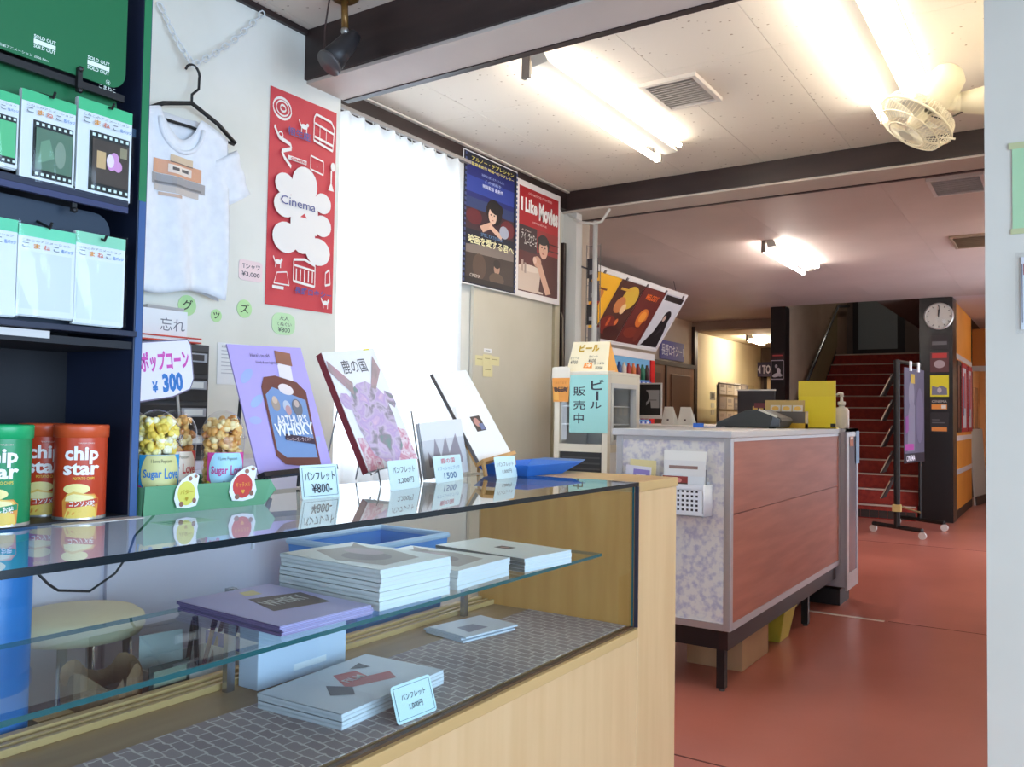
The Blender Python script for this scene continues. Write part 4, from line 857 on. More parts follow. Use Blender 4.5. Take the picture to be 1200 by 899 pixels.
# low table with odds and ends
lt = thing('low_table', 'low wooden table behind the case under the clutter', 'table', (0, 0, 0)); LT = .44
pbox('top', lt, -1.805, -1.63, .62, 1.395, LT - .025, LT, M_RAIL)
for x in (-1.78, -1.65):
    for y in (.64, 1.37): pbox('leg', lt, x - .015, x + .015, y - .015, y + .015, 0, LT - .025, M_RAIL)
wb = thing('pen_box', 'white box of pens and papers on the low table', 'box', (-1.718, 1.24, LT))
for nm, q_ in (('wall', (-.08, .08, -.11, -.106, .004, .13)), ('wall', (-.08, .08, .106, .11, .004, .13)), ('wall', (.076, .08, -.106, .106, .004, .13)), ('wall', (-.08, -.076, -.106, .106, .004, .13)), ('base', (-.08, .08, -.11, .11, 0, .004))): pbox(nm, wb, *q_, C(206, 204, 202, .6))
for k, (x, y, lean_, col) in enumerate(((-.04, .03, .02, (40, 36, 40)), (-.02, .05, .04, (110, 40, 44)), (.01, .04, -.01, (30, 30, 34)), (.03, .07, .05, (90, 50, 44)), (.0, .08, .07, (60, 60, 90)), (-.05, .09, .06, (140, 120, 110)))):
    pn = thing('pen', ('black', 'dark red', 'short black', 'brown', 'blue', 'tan')[k] + ' pen standing in the white box behind the case', 'pen', (-1.718 + x, 1.23 + y, LT + .005), 'pens in the white box')
    part('barrel', pn, lambda b: b.tube([(0, 0, 0), (lean_ * .3, lean_, .17 + .01 * k)], .0055, C(*col, .4), 8)); part('cap', pn, lambda b: b.tube([(lean_ * .3, lean_, .17 + .01 * k), (lean_ * .36, lean_ * 1.2, .20 + .01 * k)], .0068, C(26, 26, 30, .4), 8))
sheet('clear_folder', 'pale folder of papers standing in the white box', 'folder', frame((-1.75, 1.145, LT + .005), (.2, 1, 0), (-.05, 0, 1)), .10, .19, (206, 216, 214))
bf = thing('blue_file', 'deep blue file standing beside the white box', 'file', (-1.72, 1.355, LT)); pbox('cover', bf, -.08, .08, 0, .03, 0, .16, C(40, 74, 190, .5)); pbox('pages', bf, -.078, .078, .004, .026, .002, .162, PAPER)
ca = thing('calculator', 'dark green calculator leaning on the white box', 'calculator', frame((-1.637, 1.09, LT), (0, 1, 0), (-.0, 0, 1))); pbox('body', ca, 0, .1, 0, .16, -.0, .006, C(60, 66, 62, .5), bevel=.002); pbox('screen', ca, .01, .09, .115, .148, .006, .007, C(150, 160, 140, .3))
for r_ in range(4):
    for c_ in range(4): pbox('button', ca, .012 + c_ * .02, .027 + c_ * .02, .012 + r_ * .024, .03 + r_ * .024, .006, .009, C(200, 200, 196, .5))
pb = thing('paper_bag', 'crumpled brown paper bag behind the glass shelf', 'bag', (-1.72, 1.04, LT))
part('bag_body', pb, lambda b: b.grid(lambda u, v: ((.078 + .008 * math.sin(u * 40 + v * 8)) * math.cos(2 * PI * u), (.078 + .007 * math.sin(u * 33)) * math.sin(2 * PI * u), v * .15 + (.02 * math.sin(u * 25) if v > .9 else 0)), 36, 8, noisy('kraft_paper', (150, 116, 84), (176, 140, 104), 12, .8)), solid=.001)
wk = thing('wooden_rack', 'narrow wooden rail block on the low table', 'block', (-1.70, .915, LT)); pbox('rail', wk, -.03, .03, -.036, -.024, 0, .10, M_RAIL); pbox('rail', wk, -.03, .03, .024, .036, 0, .10, M_RAIL); pbox('cross', wk, -.03, .03, -.024, .024, .08, .10, M_RAIL)
# bins and boxes
def bin_(label, name, x0, x1, y0, y1, z0, z1, col, rim, cat='bin', th=.006, fl=.02):
    t = thing(name, label, cat, ((x0 + x1) / 2, (y0 + y1) / 2, z0)); hx, hy, h = (x1 - x0) / 2, (y1 - y0) / 2, z1 - z0
    lo_ = [(-hx + fl, -hy + fl), (hx - fl, -hy + fl), (hx - fl, hy - fl), (-hx + fl, hy - fl)]; hi_ = [(-hx, -hy), (hx, -hy), (hx, hy), (-hx, hy)]
    for i in range(4): part('wall', t, lambda b: b.add([(*lo_[i], .003), (*lo_[(i + 1) % 4], .003), (*hi_[(i + 1) % 4], h - .012), (*hi_[i], h - .012)], [(0, 1, 2, 3)], C(*col, .45)), solid=.004)
    part('base', t, lambda b: b.box(-hx + fl, hx - fl, -hy + fl, hy - fl, 0, .005, C(*col, .45)))
    part('rim', t, lambda b: b.tube([(-hx, -hy, h - .01), (hx, -hy, h - .01), (hx, hy, h - .01), (-hx, hy, h - .01)], .01, C(*rim, .45), 8, closed=True))
    return t
cr_ = thing('wooden_crate', 'low wooden crate under the blue bin', 'crate', (-1.84, 1.98, 0)); 
for k in range(4): pbox('slat', cr_, .125, .135, -.22, .22, .02 + k * .1, .10 + k * .1, M_RAIL)
pbox('body', cr_, -.13, .125, -.22, .22, 0, .42, M_RAIL)
bin_('open light blue plastic bin behind the case', 'blue_bin', -1.98, -1.69, 1.78, 2.19, .42, .765, (86, 148, 222), (190, 216, 240))
wx = thing('reflection_box', 'pale blue-white box put in for a reflection under the shelf at the case back', 'box', (-1.49, 1.235, ZD)); pbox('body', wx, -.034, .03, 0, .265, 0, .13, C(206, 220, 240, .5), bevel=.002); pbox('lid', wx, -.036, .032, -.002, .267, .13, .136, C(196, 212, 236, .5)); pbox('tape', wx, .03, .031, .10, .20, .02, .034, C(240, 244, 250, .3))  # bluish reflection under the shelf, built as a solid pale box
cn = thing('blue_canister', 'tall bright blue canister standing behind the left end of the case', 'canister', (-1.70, .795, LT))
part('body', cn, lambda b: b.lathe([(0, 0), (.062, 0), (.069, .006), (.072, .02), (.072, .45), (.068, .46)], C(46, 128, 206, .35), 32), smooth=True); part('lid', cn, lambda b: b.lathe([(.068, .458), (.076, .462), (.076, .485), (.07, .492), (0, .494)], C(60, 140, 214, .35), 32), smooth=True)
cb2 = thing('black_cable', 'thin black cable drooping behind the glass top', 'cable', Matrix.Identity(4)); A, B, D_, E_, G_ = onx(40, 668, -1.72), onx(68, 692, -1.72), onx(105, 693, -1.72), onx(135, 672, -1.72), onx(158, 628, -1.72)
part('wire', cb2, lambda b: b.tube([A, A.lerp(B, .6) - Vector((0, 0, .004)), B, D_, E_, E_.lerp(G_, .5) + Vector((0, .008, 0)), G_, Vector((-1.61, G_.y + .02, .97)), Vector((-1.59, G_.y + .02, ZT + .006))], .0028, C(24, 24, 30, .5), 6), smooth=True); part('plug', cb2, lambda b: b.box(-1.60, -1.57, G_.y + .005, G_.y + .035, ZT, ZT + .018, BLACK))
sheet('under_glass_slip', 'white printed slip tucked beneath the glass top', 'paper', frame((-1.30, .90, ZT - .0125), (0, 1, 0), (-1, 0, 0)), .10, .06, (226, 226, 226), [R((120, 130, 140), .1, .6, .8, .75), R((120, 130, 140), .1, .3, .6, .45)], th=.001)

# ================================================================== WINDOW BAY
cu = thing('white_curtain', 'bright white curtain drawn across the window', 'curtain', (-2.60, 2.375, .80))
CW, CH = 1.075, 1.645
def cfold(u, v):
    a = .022 * math.sin(u * 2 * PI * 11) + .010 * math.sin(u * 2 * PI * 4.3 + 1)
    return (a * (.55 + .45 * (1 - v)), u * CW + .006 * math.sin(v * 5 + u * 20) * (1 - v), v * CH + (.012 * abs(math.sin(u * PI * 11)) if v > .97 else 0))
part('drape', cu, lambda b: b.grid(cfold, 176, 20, M_CURTAIN), smooth=True)
for k in range(12): part('curtain_hook', cu, lambda b: b.tube([(0, CW * (k + .5) / 12, CH - .01), (-.01, CW * (k + .5) / 12, CH + .02)], .003, C(210, 210, 206, .4), 5))
rl = thing('curtain_rail', 'slim pale curtain rail above the white curtain', 'rail', (-2.60, 2.37, 2.455)); pbox('track', rl, -.02, .0, 0, 1.15, .008, .024, C(150, 144, 140, .5)); 
for y in (.1, .6, 1.1): pbox('bracket', rl, -.08, -.02, y, y + .02, .010, .022, C(140, 136, 132, .5))

# film posters
fl = [R((20, 24, 44), .012, .009, .988, .991), R((24, 34, 110), .06, .62, .94, .93), R((40, 62, 150), .06, .70, .94, .82), R((60, 34, 44), .06, .42, .94, .62), R((44, 62, 110), .06, .58, .94, .66)]
fl += [E((98, 30, 40), .2, .52, .14, .06), E((110, 36, 44), .82, .5, .14, .07), E((30, 20, 22), .56, .60, .15, .10), E((226, 190, 170), .53, .57, .075, .065), P((214, 172, 150), (.3, .46), (.5, .52), (.54, .48), (.36, .42)), P((222, 182, 160), (.5, .50), (.72, .44), (.70, .40), (.46, .47)), E((170, 176, 196), .75, .47, .09, .05), E((26, 18, 20), .60, .635, .13, .05), E((60, 36, 36), .50, .575, .014, .006), E((60, 36, 36), .56, .575, .014, .006), E((186, 120, 110), .53, .535, .018, .005), P((196, 150, 130), (.525, .565), (.54, .565), (.535, .55))]
fl += [R((66, 54, 48), .06, .06, .94, .30), P((128, 116, 110), (.06, .30), (.94, .36), (.94, .26), (.06, .24)), E((90, 70, 58), .3, .15, .12, .10), E((180, 140, 120), .62, .17, .055, .05), E((52, 40, 36), .62, .205, .065, .035), E((100, 80, 66), .62, .085, .14, .05), R((44, 36, 36), .06, .02, .94, .06)]
for k in range(26): fl += [R((66, 80, 130), .015, .02 + k * .0375, .045, .04 + k * .0375), R((66, 80, 130), .955, .02 + k * .0375, .985, .04 + k * .0375)]
sheet_x('blue_film_poster', 'dark blue film poster of a person resting on folded arms', 'poster', (543, 173), (604, 346), -2.637, (236, 236, 236), fl,
  [((240, 226, 120), 'アルノー・デプレシャン', .12, .93, .9, .965, .01), ((240, 226, 120), '監督最新作 映画へのラブレター', .12, .895, .9, .92, .01), ((170, 190, 240), '映画館を愛するすべての人へ', .3, .84, .72, .86), ((170, 190, 240), 'この映画を', .36, .80, .66, .825), ((220, 226, 250), '映画監督 最新作', .32, .755, .7, .785, .01), ((240, 236, 190), '映画を愛する君へ', .08, .31, .92, .375, .02), ((110, 150, 200), 'SPECTATEURS!', .3, .385, .7, .41), ((220, 210, 200), 'CINEMA', .12, .06, .3, .085)], dz=.00012, th=.0012)
fr_ = [R((176, 30, 38), .05, .05, .95, .95), R((92, 40, 38), .05, .05, .95, .60), R((60, 40, 42), .05, .40, .45, .62), R((150, 44, 44), .45, .42, .95, .62), R((216, 196, 180), .05, .06, .60, .26), E((230, 214, 200), .3, .26, .25, .03)]
fr_ += [P((86, 40, 34), (.5, .08), (.58, .40), (.86, .40), (.95, .2), (.95, .06)), E((34, 24, 24), .60, .50, .14, .09), E((222, 176, 152), .60, .46, .10, .085), E((34, 24, 24), .58, .535, .12, .04), E((60, 36, 34), .56, .475, .016, .007), E((60, 36, 34), .635, .475, .016, .007), P((190, 140, 118), (.59, .465), (.605, .465), (.60, .44)), E((176, 104, 94), .595, .42, .03, .007), E((216, 166, 140), .46, .335, .09, .05), P((220, 172, 148), (.42, .33), (.56, .32), (.78, .08), (.66, .06)), E((236, 200, 180), .40, .345, .04, .03), R((190, 164, 150), .10, .22, .15, .32), R((170, 150, 140), .17, .21, .21, .30), R((70, 40, 36), .72, .46, .95, .47), R((70, 40, 36), .72, .52, .95, .53)]
sheet_x('red_film_poster', 'red and brown film poster titled I Like Movies', 'poster', (606, 208), (655, 358), -2.637, (238, 232, 230), fr_,
  [((250, 244, 240), 'I', .075, .74, .12, .855, .04), ((250, 244, 240), 'Like', .17, .735, .44, .86, .04), ((250, 244, 240), 'Movies', .48, .70, .93, .86, .05), ((250, 230, 226), 'A FILM ABOUT THE LOVE OF MOVIES', .24, .895, .78, .915), ((250, 230, 226), 'SOME PEOPLE NEED MOVIES', .34, .66, .66, .675), ((240, 236, 230), 'アイ・ライク・', .1, .50, .42, .56, .01), ((240, 236, 230), 'ムービーズ', .16, .455, .44, .505, .01), ((240, 220, 210), 'A Film', .1, .57, .3, .585)], dz=.00015, th=.0012)
# sticky notes on the partition
XPn = -2.653
for k, (u0, v0, u1, v1, w_) in enumerate(((557, 416, 567, 429, 'topmost of the group'), (566, 415, 576, 429, 'in the middle of the row'), (574, 417, 585, 429, 'at the end of the row'), (566, 428, 577, 442, 'hanging below the row'))):
    sheet_x('sticky_note', 'pale yellow sticky note ' + ('at the start of the row' if k == 0 else w_) + ' on the beige partition', 'sticky note', (u0, v0), (u1, v1), XPn + .0008 * k, (226, 218, 168), [R((170, 160, 110), .2, .6, .8, .68)], group='sticky notes on the partition', th=.0006)
sheet_x('white_label', 'tiny white label above the sticky notes', 'label', (567, 408), (576, 414), XPn, (240, 240, 240), [R((150, 150, 150), .2, .4, .8, .6)], th=.0006)
# posts and pipes by the second beam
cl = sbox('wall_left_post', (-2.70, -2.585, 4.63, 4.70, 0, 2.438), mat=C(214, 212, 208, .55), label='white post under the second beam')
sbox('trim_9', (-2.672, -2.652, 4.49, 4.55, 0, 2.43), mat=C(190, 180, 152, .6)); sbox('trim_10', (-2.672, -2.640, 4.57, 4.60, 0, 2.24), mat=M_DARK)
cp = thing('conduit_pipe', 'thin white conduit pipe hanging from the second beam', 'pipe', (-2.455, 4.64, 0)); part('pipe', cp, lambda b: b.tube([(0, 0, 1.1), (0, 0, 2.37)], .016, C(206, 206, 204, .4), 12), smooth=True)
part('cable_loop', cp, lambda b: b.tube([(-.205, -.0, 2.44), (-.10, -.02, 2.37), (.0, -.015, 2.35), (.05, -.01, 2.36), (.10, 0, 2.436)], .009, C(214, 212, 208, .5), 8), smooth=True)
part('wall_cord', cp, lambda b: b.tube([(-.20, -.07, 1.80), (-.18, -.08, 1.76), (-.175, -.08, 1.4), (-.2, -.07, 1.0)], .005, C(120, 110, 96, .5), 6), smooth=True)
# wire grid panel with hanging cards beside the post
wg = thing('wire_grid', 'white wire grid panel hung with small cards beside the post', 'grid panel', (-2.50, 4.80, 1.40))
for k in range(3): part('upright_wire', wg, lambda b: b.tube([(k * .05 - .10, 0, 0), (k * .05 - .10, 0, .86)], .003, M_STEEL, 5))
for z in (.1, .7): part('bracket', wg, lambda b: b.box(-.098, -.088, -.10, 0, z, z + .01, M_STEEL))
for k in range(11): part('cross_wire', wg, lambda b: b.tube([(-.10, 0, k * .085), (.0, 0, k * .085)], .0025, M_STEEL, 5))
for k, col in enumerate(((66, 60, 66), (110, 106, 112), (54, 50, 54), (140, 134, 136), (90, 40, 44))):
    sheet('small_card', ('uppermost dark', 'second grey', 'third dark', 'fourth pale grey', 'lowest dark red')[k] + ' card on the wire grid panel', 'card', frame((-2.592 + .01 * (k % 2), 4.794, 1.44 + .15 * (4 - k)), *FACE_Y), .08, .13, col, [R((170, 170, 176), .2, .2, .8, .4)], group='cards on the wire grid')

# ================================================================== BEER FRIDGE
FY, FX0, FX1, FZ = 4.0, -2.36, -2.03, 1.372; FD = .40
CRM = C(222, 216, 200, .45)
fg = thing('beer_fridge', 'cream glass-fronted drinks fridge with a blue sheet on its side', 'fridge', (0, 0, 0))
for x, y in ((FX0, FY), (FX1 - .035, FY), (FX0, FY + FD - .035), (FX1 - .035, FY + FD - .035)): pbox('post', fg, x, x + .035, y, y + .035, 0, FZ, CRM, bevel=.003)
for z0, z1 in ((0, .10), (.955, .997), (FZ - .045, FZ)):
    pbox('side_rail', fg, FX0 + .035, FX1 - .035, FY, FY + .035, z0, z1, CRM); pbox('door_rail', fg, FX1 - .035, FX1, FY + .035, FY + FD - .035, z0, z1, CRM)
    pbox('floor_board', fg, FX0 + .0, FX1 - .035, FY + .035, FY + FD - .035, z0, z0 + .02, CRM)
pbox('side_glass', fg, FX0 + .035, FX1 - .035, FY + .012, FY + .016, .997, FZ - .045, M_GLASS2)
pbox('dark_panel', fg, FX0 + .035, FX1 - .035, FY + .012, FY + .016, .10, .955, C(24, 20, 20, .3))
pbox('lower_panel', fg, FX1 - .03, FX1 - .006, FY + .035, FY + FD - .035, .1, .955, C(232, 232, 232, .4))
pbox('back_panel', fg, FX0 + .0, FX1 - .035, FY + FD - .035, FY + FD, .1, FZ - .045, C(206, 200, 186, .5)); pbox('rear_panel', fg, FX0, FX0 + .012, FY + .035, FY + FD - .035, .0, FZ - .04, C(196, 190, 176, .5))
pbox('top_panel', fg, FX0, FX1, FY, FY + FD, FZ, FZ + .018, CRM, bevel=.003)
for z in (1.10, 1.20): pbox('wire_shelf', fg, FX0 + .03, FX1 - .045, FY + .03, FY + FD - .04, z, z + .006, C(210, 210, 206, .3))
dr = pbox('door_glass', fg, FX1 - .02, FX1 - .014, FY + .06, FY + FD - .06, 1.02, FZ - .07, M_GLASS2)
for y0, y1, z0, z1 in ((FY + .037, FY + .06, .997, FZ - .045), (FY + FD - .06, FY + FD - .037, .997, FZ - .045), (FY + .06, FY + FD - .06, .997, 1.02), (FY + .06, FY + FD - .06, FZ - .07, FZ - .045)): pbox('door_frame', fg, FX1 - .03, FX1 + .004, y0, y1, z0, z1, C(206, 206, 204, .4))
part('door_handle', fg, lambda b: b.box(FX1, FX1 + .012, FY + .30, FY + .32, .86, .93, C(70, 70, 74, .4)))
for k in range(3): pbox('vent_slot', fg, FX0 + .05, FX1 - .05, FY + .010, FY + .012, .86 + .03 * k, .868 + .03 * k, C(70, 66, 66, .5))
TEAL = (158, 214, 212)
sheet_y('beer_sheet', 'pale turquoise sheet lettered ビール 販売中 on the fridge side', 'sign', (668, 440), (712, 508), FY - .003, TEAL, [], [(INK, 'ビ', .56, .74, .9, .92, .02), (INK, '｜', .70, .56, .76, .72, .04), (INK, 'ル', .54, .42, .84, .54, .02), (INK, '販', .10, .64, .42, .80, .01), (INK, '売', .10, .40, .42, .56, .01), (INK, '中', .12, .16, .38, .34, .01)])
sheet_y('beer_cutout', 'beer glass cutout in orange and white hung on the fridge corner', 'sign', (647, 430), (668, 471), FY - .006, (232, 226, 214), [P((226, 150, 60), (.1, .0), (.92, .0), (.98, .68), (.02, .68)), P((240, 176, 80), (.14, .05), (.4, .05), (.38, .3), (.14, .3)), P((110, 60, 30), (.15, .3), (.85, .3), (.9, .42), (.5, .36), (.1, .42))], [((60, 40, 24), 'BEER', .18, .28, .84, .42, .02), ((190, 110, 40), '冷えてます', .2, .5, .8, .58)], outline=[(.12, 0), (.9, 0), (1, .7), (.98, .96), (.85, 1), (.14, 1), (.02, .96), (0, .7)])
# tent card on the fridge
A = ony(676, 403, 4.10); B = ony(727, 437, 4.10)
tc = thing('tent_card', 'white folded tent card lettered ビール on top of the fridge', 'sign', Matrix.Identity(4)); zt = FZ + .018
x0, x1, y0 = -2.30, -2.05, 4.03
part('front_leaf', tc, lambda b: b.add([(x0, y0, zt), (x1, y0, zt), (x1 - .015, y0 + .06, zt + .165), (x0 + .01, y0 + .06, zt + .17)], [(0, 1, 2, 3)], C(236, 226, 196, .6)), solid=.0015)
part('back_leaf', tc, lambda b: b.add([(x0, y0 + .13, zt), (x1 + .0, y0 + .13, zt), (x1 - .015, y0 + .06, zt + .165), (x0 + .01, y0 + .06, zt + .17)], [(3, 2, 1, 0)], C(232, 222, 190, .6)), solid=.0015)
part('side_leaf', tc, lambda b: b.add([(x1, y0, zt), (x1 + .0, y0 + .13, zt), (x1 - .015, y0 + .06, zt + .165)], [(0, 1, 2)], C(244, 180, 90, .6)), solid=.0012)
Mt = frame((x0, y0 - .002, zt), (1, 0, 0), (0, .06, .168)); h_ = MB()
def tent_map(x, y, z): return tuple(Mt @ Vector((x * .25, y * .176, z)))
prints(tc, 1, 1, [P((240, 150, 70), (.4, .12), (.62, .10), (.6, .3), (.42, .28))], [((196, 160, 40), 'ビール', .22, .66, .72, .92, .05), (INK, '生ビール', .04, .42, .26, .5), (INK, '¥700', .06, .26, .24, .38), (INK, '缶ビール', .5, .46, .72, .54), (INK, '¥600', .5, .3, .68, .42), (INK, 'おつまみ', .66, .22, .9, .3), (INK, '¥350', .7, .06, .88, .16), ((250, 240, 220), '冷', .46, .14, .58, .26, .02)], .002, .0002, wrap=tent_map)
sheet('white_sheet_top', 'white paper sheet lying under the tent card on the fridge', 'paper', frame((-2.34, 4.005, zt + .0), (1, 0, 0), (0, 1, 0)), .34, .02, (240, 238, 232), th=.001)

# ================================================================== RECEPTION COUNTER
CX, CY0, CY1, CT = -1.17, 3.44, 5.47, 1.095; CB = -1.70; Z0 = .262
rc = thing('reception_counter', 'reception counter with red-brown front and flower-papered end on black legs', 'counter', (0, 0, 0))
pbox('body', rc, CB, CX - .02, CY0 + .02, CY1, Z0, CT - .03, C(180, 172, 164, .6))
for z0, z1 in ((Z0 + .03, .742), (.745, CT - .045)): pbox('front_board', rc, CX - .02, CX - .004, CY0 + .035, CY1 - .03, z0, z1, M_REDWOOD)
pbox('end_board', rc, CB + .03, CX - .03, CY0 + .004, CY0 + .02, Z0 + .03, CT - .045, M_FLORAL)
for q_ in ((CX - .03, CX, CY0, CY0 + .035, Z0, CT - .03), (CX - .02, CX, CY1 - .03, CY1, Z0, CT - .03), (CB, CB + .03, CY0, CY0 + .03, Z0, CT - .03)): pbox('corner_trim', rc, *q_, M_ALU, bevel=.002)
for q_ in ((CX - .02, CX, CY0 + .035, CY1 - .03, Z0, Z0 + .03), (CX - .02, CX, CY0 + .035, CY1 - .03, CT - .045, CT - .03), (CB + .03, CX - .03, CY0, CY0 + .02, Z0, Z0 + .03), (CB + .03, CX - .03, CY0, CY0 + .02, CT - .045, CT - .03)): pbox('edge_trim', rc, *q_, M_ALU)
pbox('top', rc, CB - .02, CX + .004, CY0 - .006, CY1, CT - .03, CT, C(206, 206, 208, .35, .3), bevel=.003)
pbox('base_rail', rc, CX - .06, CX - .02, CY0 + .03, CY1 - .03, Z0 - .085, Z0, C(44, 22, 20, .45)); pbox('base_rail', rc, CB + .02, CX - .06, CY0 + .03, CY0 + .07, Z0 - .085, Z0, C(26, 18, 18, .45)); pbox('base_rail', rc, CB + .02, CB + .06, CY0 + .07, CY1 - .03, Z0 - .085, Z0, C(26, 18, 18, .45))
for x, y in ((-1.225, 3.50), (-1.225, 4.86), (-1.65, 3.50), (-1.65, 4.86)):
    l_ = pbox('leg', rc, x - .018, x + .018, y - .018, y + .018, .012, Z0 - .085, M_IRON); part('foot', l_, lambda b: b.lathe([(0, 0), (.014, 0), (.014, .012), (0, .012)], C(90, 80, 74, .4), 12, (x, y, 0)))
# silver end cabinet
ec_ = thing('silver_cabinet', 'silver-framed glazed cabinet joined to the far end of the counter', 'cabinet', (0, 0, 0)); EX, EY0, EY1 = -1.13, 5.475, 5.80
pbox('body', ec_, CB, EX - .01, EY0, EY1, .12, CT - .02, C(176, 176, 186, .4)); pbox('panel', ec_, EX - .01, EX - .004, EY0 + .05, EY1 - .04, .2, CT - .05, C(158, 162, 182, .2, .3))
for q_ in ((EY0, EY0 + .05, .1, CT), (EY1 - .04, EY1, .1, CT), (EY0 + .05, EY1 - .04, .1, .2), (EY0 + .05, EY1 - .04, CT - .05, CT)): pbox('frame', ec_, EX - .012, EX, *q_, M_ALU)
pbox('top', ec_, CB, EX + .0, EY0, EY1, CT - .02, CT + .0, M_ALU); pbox('plinth', ec_, CB + .05, EX - .05, EY0 + .03, EY1 - .03, 0, .1, C(40, 34, 34, .5))
sheet('blue_label', 'pale blue label stuck on the corner of the silver cabinet', 'label', frame((EX + .002, 5.72, .87), *FACE_X), .10, .21, (150, 190, 236)); sheet('orange_label', 'small orange label beneath the sanitizer bottle', 'label', frame((EX + .002, 5.54, .985), *FACE_X), .10, .06, (190, 116, 84), [R((236, 226, 216), .1, .7, .9, .95)])
# basket with papers on the counter end
YB = CY0 + .002
bs = thing('white_basket', 'white perforated plastic basket hung on the counter end', 'basket', (0, 0, 0))
bx0, bx1, bz0, bz1, bd = -1.475, -1.262, .737, .868, .075
b = MB(); nx, nz = 9, 5; m_ = C(236, 238, 242, .4); ux = (bx1 - bx0 - .03) / nx; uz = (bz1 - bz0 - .035) / nz
yf = YB - bd
for i in range(nx + 1): b.box(bx0 + .006 + i * ux, bx0 + .006 + i * ux + ux * .45 if i < nx else bx1 - .004, yf, yf + .003, bz0 + .012, bz1 - .02, m_)
for k in range(nz + 1): b.box(bx0 + .006, bx1 - .004, yf + .0004, yf + .0026, bz0 + .012 + k * uz - .001, bz0 + .012 + k * uz + uz * .45, m_)
b.box(bx0, bx1, yf, yf + .003, bz0, bz0 + .014, m_); b.box(bx0, bx1, yf, yf + .003, bz1 - .024, bz1, m_)
b.build('perforated_front', bs)
part('side_wall', bs, lambda b: b.add([(bx1 + .012 * math.sin(k * PI / 16) - .0, yf + bd * (k / 8), z) for z in (bz0, bz1 + .0) for k in range(9)], [(k, k + 1, 10 + k, 9 + k) for k in range(8)], m_), smooth=True, solid=.003)
part('side_wall', bs, lambda b: b.add([(bx0, yf + bd * (k / 8), z) for z in (bz0, bz1) for k in range(9)], [(k, k + 1, 10 + k, 9 + k) for k in range(8)], m_), solid=.003)
pbox('bottom', bs, bx0, bx1, yf, YB, bz0, bz0 + .003, m_); pbox('back_wall', bs, bx0, bx1, YB - .004, YB, bz0, bz1 + .01, m_)
for k, (dx, w_, hh, yy, col, lab) in enumerate(((.0, .19, .265, -.022, (236, 234, 228), 'rear tall cream leaflet in the white basket'), (.008, .185, .225, -.036, (226, 224, 222), 'middle leaflet with a slotted edge in the white basket'), (.004, .19, .16, -.05, (224, 226, 228), 'front leaflet with a red picture in the white basket'))):
    sheet('leaflet', lab, 'leaflet', frame((bx0 + .012 + dx, YB + yy, bz0 + .004), (1, .0, 0), (0, .04, 1)), w_, hh, col, [R((150, 120, 110), .12, .84, .82, .90)] if k == 1 else ([R((150, 60, 56), .02, .72, .62, .99), E((220, 140, 130), .4, .88, .08, .06), R((80, 60, 50), .3, .72, .62, .82)] if k == 2 else ()), group='leaflets in the white basket', th=.004)
sheet('shade_sheet', 'dark sheet added for the shade behind the holes of the white basket', 'booklet', frame((bx0 + .012, YB - .0665, bz0 + .004), (1, 0, 0), (0, .0, 1)), bx1 - bx0 - .024, .108, (58, 46, 50), th=.003)  # dark sheet added to give the shade inside the basket holes
sheet('leaflet', 'thin leaflet with a printed edge beside the basket papers', 'leaflet', frame((bx1 - .022, YB - .03, bz0 + .004), (1, -.1, 0), (0, .04, 1)), .018, .21, (206, 206, 206), [R((120, 116, 120), .1, .3, .9, .9)], group=None)
# second leaflet wall rack, half hidden by the case
lr = thing('leaflet_pocket', 'clear leaflet pocket half hidden behind the case on the counter end', 'holder', (0, 0, 0)); pbox('pocket', lr, -1.655, -1.50, YB - .045, YB - .043, .76, .90, M_CLEAR); pbox('bottom', lr, -1.655, -1.50, YB - .045, YB, .757, .76, M_CLEAR); pbox('back_plate', lr, -1.655, -1.50, YB - .002, YB, .757, .95, M_CLEAR)
sheet('leaflet', 'violet-patterned leaflet in the clear pocket', 'leaflet', frame((-1.645, YB - .036, .762), (1, 0, -.06), (.04, .03, 1)), .12, .175, (216, 212, 222), [R((140, 126, 190), .3, .3, .95, .92), R((226, 224, 232), .42, .4, .8, .8), P((70, 60, 60), (.03, .6), (.2, .7), (.2, .75), (.03, .66))])
sheet('leaflet', 'yellow-edged leaflet behind the violet one in the pocket', 'leaflet', frame((-1.63, YB - .02, .762), (1, 0, -.03), (.03, .03, 1)), .125, .20, (222, 206, 150))

# under the counter
cbx = thing('cardboard_box', 'plain cardboard box under the reception counter', 'box', (0, 0, 0)); pbox('body', cbx, -1.50, -1.235, 3.80, 4.20, 0, .165, M_CARTON, bevel=.003); pbox('tape', cbx, -1.38, -1.34, 3.799, 4.201, .164, .1665, C(196, 166, 120, .3))
bin_('small yellow plastic basket under the counter', 'yellow_basket', -1.40, -1.21, 4.38, 4.60, 0, .175, (206, 196, 70), (216, 206, 84), 'basket', fl=.03)
dk = thing('black_bag', 'dark bag bundled in the shade under the counter', 'bag', (-1.42, 5.2, 0)); part('bag_body', dk, lambda b: b.ball((0, 0, .085), .085, C(30, 26, 28, .5), 14, 10, .05), smooth=True)

